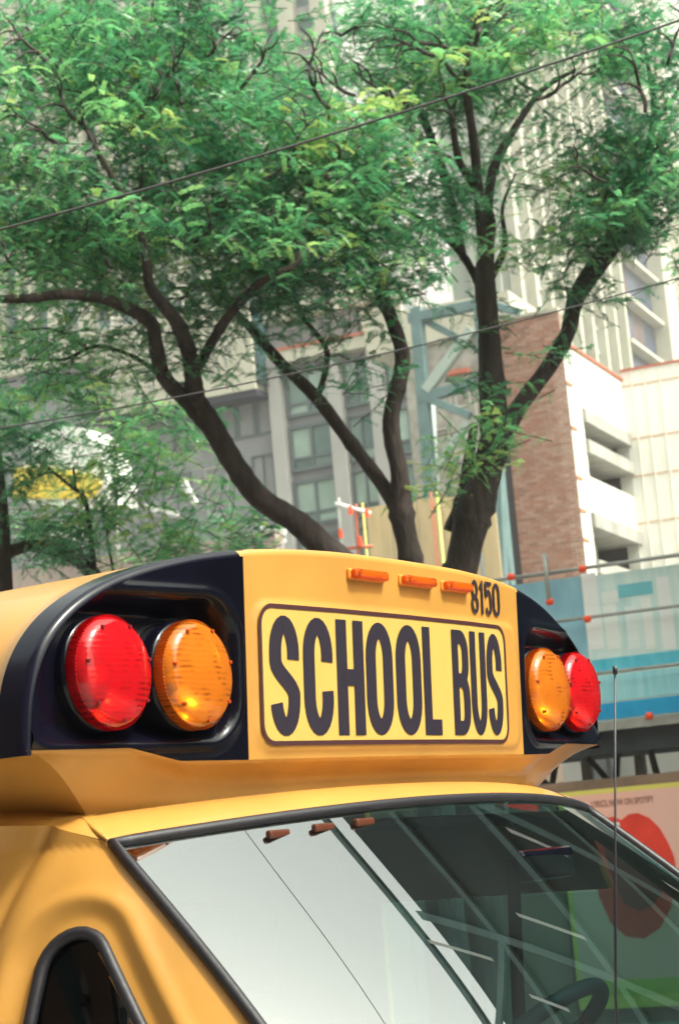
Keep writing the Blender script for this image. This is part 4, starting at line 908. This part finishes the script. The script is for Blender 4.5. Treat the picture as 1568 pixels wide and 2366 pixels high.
def make_twig(r):
    """a shoot along +x with pinnate leaves; returns leaflet quads (n,4,3), per-leaflet tone, stem polyline"""
    L = r.uniform(.30, .50); n = int(L/.040); quads = []; tone = []; stem = []
    cur = np.array([0., 0, 0]); d = np.array([1., 0, 0]); 
    for i in range(n):
        stem.append(cur.copy()); d = d+r.normal(0, .10, 3)+np.array((0, 0, .012)); d /= np.linalg.norm(d); cur = cur+d*L/n
        side = 1 if i % 2 else -1; lt = r.uniform(0, 1)
        for _ in range(1 if r.random() < .7 else 2):
            ll = r.uniform(.07, .135); out_ = np.cross((0, 0, 1.), d)*side*r.uniform(.5, 1)+d*r.uniform(.2, .8)+np.array((0, 0, r.uniform(-.5, .6))); out_ /= np.linalg.norm(out_)
            up = np.array((0, 0, 1.))+r.normal(0, .35, 3); sd = np.cross(out_, up); sd /= np.linalg.norm(sd); nn = np.cross(sd, out_)
            m_ = int(ll/.0095)
            for k in range(m_):
                t = (k+.6)/m_; base = cur+out_*ll*t-nn*0+np.array((0, 0, -.055*t*t*ll/.13))
                for s2 in (-1, 1):
                    ln = r.uniform(.015, .025)*(1-.35*abs(t-.45)); wd = ln*.27; dv = sd*s2*.85+out_*.5+nn*r.uniform(-.35, .15); dv /= np.linalg.norm(dv); wv_ = np.cross(dv, nn); wv_ /= np.linalg.norm(wv_)
                    quads.append([base, base+dv*ln*.45+wv_*wd, base+dv*ln, base+dv*ln*.45-wv_*wd]); tone.append(lt*.65+r.uniform(0, .35))
    stem.append(cur.copy()); return np.array(quads), np.array(tone), np.array(stem)
rt = np.random.default_rng(11); TW_ = [make_twig(rt) for _ in range(14)]
def crown(name, blobs, par, seed):
    """blobs: (px, py, rx, ry, count, Z, dZ, mean tone) -> shoots spread through real volumes"""
    r = np.random.default_rng(seed); Q = []; T = []; SV = []; SF = []
    for (bx, by, rx, ry, cnt, Z, dZ, tn) in blobs:
        cl = None
        for ci in range(int(cnt*1.08)):
            if ci % 6 == 0:
                while True:
                    u = r.uniform(-1, 1, 3)
                    if u@u < 1: break
                cl = at(bx+u[0]*rx, by+u[1]*ry, Z+u[2]*dZ); ct = r.normal(0, .17)
            p = cl+r.normal(0, 1, 3)*np.array((.17, .17, .11)); q, t, st = TW_[r.integers(len(TW_))]
            az = r.uniform(0, 2*math.pi); el = r.uniform(-.5, .8); ca, sa, ce, se = math.cos(az), math.sin(az), math.cos(el), math.sin(el)
            Rm = np.array([[ca*ce, -sa, -ca*se], [sa*ce, ca, -sa*se], [se, 0, ce]]); k = r.uniform(.8, 1.25)
            q2 = (q-st[len(st)//2])@Rm.T*k+p; Q.append(q2.reshape(-1, 3)); T.append(np.clip(t*.6+tn+ct+r.normal(0, .08), 0, 1))
            s2 = (st-st[len(st)//2])@Rm.T*k+p
            SV.append(s2)
    Vq = np.concatenate(Q); Tq = np.concatenate(T); n = len(Tq)
    me = bpy.data.meshes.new(name); me.vertices.add(n*4); me.vertices.foreach_set('co', Vq.astype(np.float32).ravel()); me.loops.add(n*4); me.loops.foreach_set('vertex_index', np.arange(n*4, dtype=np.int32))
    me.polygons.add(n); me.polygons.foreach_set('loop_start', np.arange(0, n*4, 4, dtype=np.int32)); me.update(calc_edges=True)
    at_ = me.attributes.new('tone', 'FLOAT', 'FACE'); at_.data.foreach_set('value', Tq.astype(np.float32)); me.materials.append(LEAF)
    o = bpy.data.objects.new(name, me); link(o); o.parent = par; o.matrix_parent_inverse = Matrix.Translation(-_abs(par)); o['kind'] = 'stuff'
    mb = MB()
    for s2 in SV:
        mb.tube([s2[0], s2[len(s2)//2], s2[-1]], [.0042, .003, .0015], 3, False)
    t_ = mb.build('twigs', BARK, par); t_['kind'] = 'stuff'; return n
def knots(rr):
    f = [1+random.uniform(-.05, .05) for _ in rr]
    for _ in range(max(1, len(rr)//14)): k = random.randrange(len(rr)); f[k] *= random.uniform(1.08, 1.22)
    return [q*v for q, v in zip(rr, f)]
def limb(pts, Z, par, name='branch', k=1.0, taper=None):
    """pts: (px, py, width px [, dZ])"""
    P = [at(p[0], p[1], Z+(p[3] if len(p) > 3 else 0)) for p in pts]; Rr = [p[2]/2/FPX*Z*k*.92 for p in pts]
    mb = MB(); n = len(P); pp, rr = catmull(P, Rr, 6); rr = knots(rr); mb.tube(pp, rr, 10 if max(Rr) > .03 else 6); return mb.build(name, BARK, par, True)
def trunk_to_ground(px_, py_, Z, wpx, top_pts, par):
    p = at(px_, py_, Z); base = np.array((p[0]+.05, p[1]+.1, .1)); mid = (p+base)/2; mid[0] += .06
    P = [base, mid, p]+[at(q[0], q[1], Z+(q[3] if len(q) > 3 else 0)) for q in top_pts]; Rr = [wpx*1.35, wpx*1.1, wpx]+[q[2] for q in top_pts]; Rr = [v/2/FPX*Z for v in Rr]
    pp, rr = catmull(P, Rr, 6); rr = knots(rr); return MB().tube(pp, rr, 14).build('trunk', BARK, par, True)
def pit(x, y, Z): p = at(x, y, Z); return (p[0], p[1], .12)
def wander(Z, starts, par, seed):
    r = random.Random(seed)
    for (x, y, ang, ln, wd) in starts:
        pts = [(x, y, wd, -.9)]; a = R_(ang); n = 7; cx, cy = x, y
        for k in range(1, n+1):
            a += r.uniform(-.35, .35); cx += math.cos(a)*ln/n; cy -= math.sin(a)*ln/n; pts.append((cx, cy, wd*(1-k/n)+2.5, -.9+r.uniform(-.12, .12)))
            if k in (2, 4, 5): 
                b_ = a+r.choice((-1, 1))*r.uniform(.5, 1.0); l2 = ln*.33; limb([(cx, cy, wd*(1-k/n)*.8+2.5, -.9), (cx+math.cos(b_)*l2*.5, cy-math.sin(b_)*l2*.5, 5, -.95), (cx+math.cos(b_+.3)*l2, cy-math.sin(b_+.3)*l2, 3, -1.0)], Z, par)
        limb(pts, Z, par)
# tree with the leaning left stem and the middle stem
ZA = 13.0
ta = tag(empty('honeylocust_tree', pit(950, 1290, ZA)), 'leaning multi-stemmed feathery-leaved tree whose stems rise behind the sign', 'tree', 'street trees behind the bus')
trunk_to_ground(965, 1420, ZA, 78, [(948, 1290, 52), (928, 1190, 56), (922, 1090, 42), (906, 1015, 42), (905, 950, 38), (928, 850, 38), (925, 800, 34), (905, 740, 32), (885, 690, 34), (870, 640, 26), (845, 560, 18), (800, 470, 12)], ta)
limb([(985, 1600, 88), (900, 1400, 80), (770, 1285, 74), (690, 1210, 62), (600, 1150, 58), (540, 1070, 56), (490, 985, 58), (450, 930, 66), (447, 880, 46, -.1), (438, 820, 40, -.3), (412, 750, 35, -.6), (375, 702, 31, -.8), (346, 660, 26, -.9), (338, 600, 22, -1.0), (320, 520, 16, -1.0), (260, 410, 11, -1.0), (200, 300, 8, -1.0)], ZA, ta, 'main_limb')
limb([(450, 935, 50), (431, 925, 44), (380, 872, 38, -.2), (362, 810, 38, -.4), (350, 748, 34, -.6), (300, 715, 30, -.8), (240, 690, 28, -.9), (150, 680, 25, -1.0), (60, 690, 22, -1.0), (-80, 690, 18, -1.0)], ZA, ta)
limb([(455, 850, 26), (490, 790, 25, -.4), (530, 728, 23, -.7), (605, 650, 20, -.9), (690, 600, 14, -.9), (680, 500, 10, -.6), (720, 420, 6, -.6)], ZA, ta)
limb([(925, 1190, 42), (880, 1115, 36, .1), (800, 1010, 35, .3), (732, 920, 35, .4), (650, 840, 30, .5), (590, 770, 26, .6), (545, 720, 20, .6), (510, 660, 14, .6), (470, 580, 10, .6), (430, 470, 8, .6)], ZA, ta)
limb([(735, 915, 18, .4), (755, 840, 17, .4), (748, 795, 16, .4), (705, 740, 14, .4), (680, 680, 12, .4), (660, 600, 9, .4)], ZA, ta)
limb([(905, 735, 16), (860, 690, 12, -.2), (810, 655, 10, -.3), (760, 640, 7, -.4)], ZA, ta)
limb([(365, 860, 14, .2), (300, 820, 12, .3), (220, 800, 12, .3), (150, 830, 10, .3), (60, 830, 8, .3)], ZA, ta)
for (pp_) in ([(345, 690, 14), (355, 600, 10), (400, 480, 8), (380, 350, 6)], [(590, 670, 10), (600, 560, 8), (560, 430, 6)], [(150, 640, 10, .3), (80, 560, 8, .3), (40, 420, 6, .3)], [(240, 390, 8, -.4), (200, 300, 7, -.4), (150, 180, 6, -.4), (60, 60, 5, -.4)],
        [(310, 520, 8, -.3), (330, 380, 8, -.3), (300, 240, 6, -.3)], [(840, 560, 10), (760, 440, 9), (760, 260, 7), (720, 120, 5)], [(560, 430, 6), (640, 300, 6), (700, 180, 5)], [(430, 470, 7, .6), (340, 330, 7, .6), (200, 260, 6, .6), (100, 100, 5, .6)], [(200, 800, 8, .3), (120, 760, 7, .3), (20, 770, 6, .3)]): limb(pp_, ZA, ta)
wander(ZA, [(220, 330, 115, 190, 11), (300, 300, 70, 120, 10), (330, 250, 55, 130, 8), (130, 330, 140, 150, 9), (420, 240, 85, 150, 9), (480, 130, 60, 100, 8), (560, 200, 40, 140, 9), (120, 150, 130, 160, 10), (330, 480, 150, 200, 9), (600, 420, 30, 240, 8), (760, 250, 115, 200, 10), (820, 220, 150, 160, 8), (740, 420, 60, 120, 8), (60, 640, 150, 120, 8), (450, 560, 60, 150, 9), (260, 620, 120, 150, 10), (640, 620, 80, 150, 8)], ta, 5)
A_BL = [(200, 330, 300, 300, 360, 12.8, 1.2, .22), (560, 300, 280, 280, 290, 12.9, 1.2, .22), (420, 560, 330, 180, 250, 12.8, 1.0, .15), (110, 620, 190, 170, 100, 13.0, 1.0, .30), (160, 830, 220, 130, 90, 13.1, .9, .36), (330, 100, 330, 150, 170, 13.2, 1.1, .2),
        (720, 540, 210, 160, 210, 12.7, .9, .15), (640, 680, 150, 80, 46, 12.8, .6, .15), (880, 560, 110, 110, 70, 12.9, .8, .08), (820, 380, 200, 130, 120, 12.6, .9, .25), (440, 780, 70, 110, 22, 13.0, .5, .2), (100, 60, 220, 150, 90, 13.3, .8, .05), (830, 900, 60, 60, 5, 12.6, .3, .35), (735, 810, 50, 70, 10, 12.9, .3, .2), (550, 1000, 40, 40, 0, 13, .2, .3)]
crown('crown', A_BL, ta, 21)
# right tree
ZR = 13.6
tr = tag(empty('honeylocust_tree', pit(1065, 1310, ZR)), 'forked dark-trunked feathery-leaved tree rising behind the three marker lamps', 'tree', 'street trees behind the bus')
trunk_to_ground(1052, 1420, ZR, 84, [(1068, 1300, 78), (1090, 1200, 80), (1118, 1110, 72), (1140, 1020, 68), (1138, 930, 66), (1132, 830, 58), (1127, 740, 48), (1120, 660, 50), (1122, 580, 38), (1130, 520, 30), (1127, 470, 24), (1140, 390, 22, .1), (1180, 310, 18, .2), (1250, 210, 14, .3), (1330, 160, 9, .3)], tr)
limb([(1120, 1120, 48), (1160, 1010, 50, .1), (1205, 930, 44, .2), (1265, 850, 42, .3), (1310, 770, 40, .3), (1330, 690, 44, .3), (1380, 610, 52, .3), (1430, 540, 50, .3), (1470, 470, 34, .3), (1490, 370, 24, .4), (1510, 250, 16, .4), (1490, 120, 10, .4)], ZR, tr)
limb([(1120, 640, 34), (1112, 540, 26, -.1), (1104, 440, 26, -.2), (1094, 330, 22, -.3), (1078, 210, 20, -.4), (1085, 110, 18, -.4), (1110, 20, 14, -.4), (1120, -60, 10, -.4)], ZR, tr)
limb([(1100, 435, 22, -.2), (1060, 370, 18, -.2), (1045, 270, 15, -.2), (1055, 210, 10, -.2)], ZR, tr)
limb([(1030, 420, 26, .2), (1000, 330, 20, .2), (960, 230, 24, .2), (930, 150, 12, .2), (890, 50, 8, .2)], ZR, tr)
limb([(1112, 670, 24, .1), (1075, 600, 20, .1), (1020, 540, 16, .1), (960, 500, 12, .1), (900, 470, 8, .1)], ZR, tr)
limb([(1070, 600, 20, .3), (1050, 500, 22, .3), (1030, 420, 22, .2)], ZR, tr)
limb([(1130, 650, 22, .2), (1165, 570, 16, .2), (1160, 480, 9, .2), (1190, 400, 4, .2)], ZR, tr)
limb([(1045, 1230, 50, .2), (1068, 1160, 44, .2), (1080, 1080, 30, .1), (1095, 980, 20, .1)], ZR, tr)
for pp_ in ([(1078, 210, 12, -.4), (1000, 120, 9, -.4), (900, 60, 7, -.4)], [(1080, 110, 10, -.4), (1170, 30, 7, -.4)], [(1240, 215, 9, .3), (1190, 180, 7, .3), (1170, 120, 5, .3)], [(1470, 470, 14, .3), (1400, 400, 10, .2), (1340, 380, 7, .1)], [(1500, 300, 12, .4), (1568, 200, 9, .4), (1590, 60, 6, .4)], [(1480, 420, 12, .4), (1560, 400, 8, .4)]): limb(pp_, ZR, tr)
wander(ZR, [(1085, 130, 150, 220, 12), (1090, 120, 60, 160, 12), (960, 250, 140, 200, 10), (1010, 130, 165, 180, 9), (1240, 230, 20, 160, 10), (1490, 260, 100, 200, 10), (1540, 150, 80, 150, 8), (1050, 300, 100, 120, 9), (870, 60, 170, 150, 9), (1400, 420, 150, 120, 7)], tr, 6)
R_BL = [(1080, 100, 260, 160, 195, 13.6, 1.2, .12), (900, 230, 170, 170, 130, 13.8, .9, .12), (1330, 90, 200, 110, 115, 13.4, 1.0, .18), (1010, 440, 110, 120, 52, 13.5, .6, .12), (1450, 390, 130, 150, 175, 13.5, .7, .02), (1540, 200, 90, 200, 75, 13.8, .8, .02), (1390, 560, 80, 60, 34, 13.7, .4, .0),
        (1350, 490, 70, 60, 26, 13.4, .5, .1), (1085, 1040, 45, 80, 15, 13.4, .3, .45), (1030, 1120, 55, 35, 8, 13.4, .3, .22), (1160, 590, 30, 50, 7, 13.3, .2, .4), (1240, 800, 40, 40, 4, 13.4, .2, .4), (1185, 900, 40, 50, 7, 13.3, .2, .12), (1330, 660, 40, 40, 12, 13.6, .3, .05), (1560, 480, 60, 90, 30, 13.6, .5, .1), (1110, 740, 30, 100, 10, 13.9, .3, .2), (1150, 340, 60, 90, 16, 13.9, .4, .15)]
crown('crown', R_BL, tr, 22)
# left tree, only partly in view
ZL = 14.5
tl = tag(empty('honeylocust_tree', pit(10, 1300, ZL)), 'slim feathery-leaved tree at the left edge with thin stems above the bus roof', 'tree', 'street trees behind the bus')
trunk_to_ground(20, 1500, ZL, 40, [(8, 1250, 34), (2, 1150, 30), (-10, 1020, 22), (-25, 900, 16)], tl)
limb([(10, 1330, 30), (-10, 1300, 30), (60, 1262, 30), (130, 1272, 34), (200, 1310, 36), (260, 1380, 34)], ZL, tl)
limb([(220, 1330, 14), (208, 1220, 13, -.2), (195, 1150, 12, -.2), (160, 1120, 9, -.2), (110, 1080, 7, -.2)], ZL, tl)
limb([(175, 1130, 8, -.2), (170, 1080, 7, -.2)], ZL, tl); limb([(262, 1320, 8, .2), (250, 1220, 7, .2), (300, 1150, 6, .2), (360, 1050, 5, .2)], ZL, tl)
L_BL = [(60, 940, 120, 90, 70, 14.4, .6, .22), (10, 1100, 60, 120, 34, 14.4, .4, .2), (90, 1250, 170, 50, 60, 14.5, .6, .10), (340, 1080, 110, 90, 48, 14.6, .6, .45), (250, 1000, 60, 50, 5, 14.6, .4, .45), (200, 1190, 170, 40, 36, 14.3, .5, .30), (540, 1220, 90, 45, 36, 14.7, .5, .25), (400, 1240, 110, 40, 36, 14.7, .5, .25), (130, 1090, 70, 50, 5, 14.3, .3, .2), (390, 1010, 80, 30, 22, 14.5, .4, .3)]
crown('crown', L_BL, tl, 23)

# ------------------------------------------------------------------ summer haze
hm = bpy.data.materials.new('haze'); hm.use_nodes = True; hn = hm.node_tree.nodes; hn.clear(); ho_ = hn.new('ShaderNodeOutputMaterial'); hv_ = hn.new('ShaderNodeVolumePrincipled')
hv_.inputs['Density'].default_value = .0009; hv_.inputs['Color'].default_value = (.95, .97, .93, 1); hv_.inputs['Anisotropy'].default_value = .3
hm.node_tree.links.new(hv_.outputs[0], ho_.inputs['Volume'])
hzo = MB().box(-190, 340, -270, 310, -1.02, 160).build('haze', hm); hzo['kind'] = 'stuff'
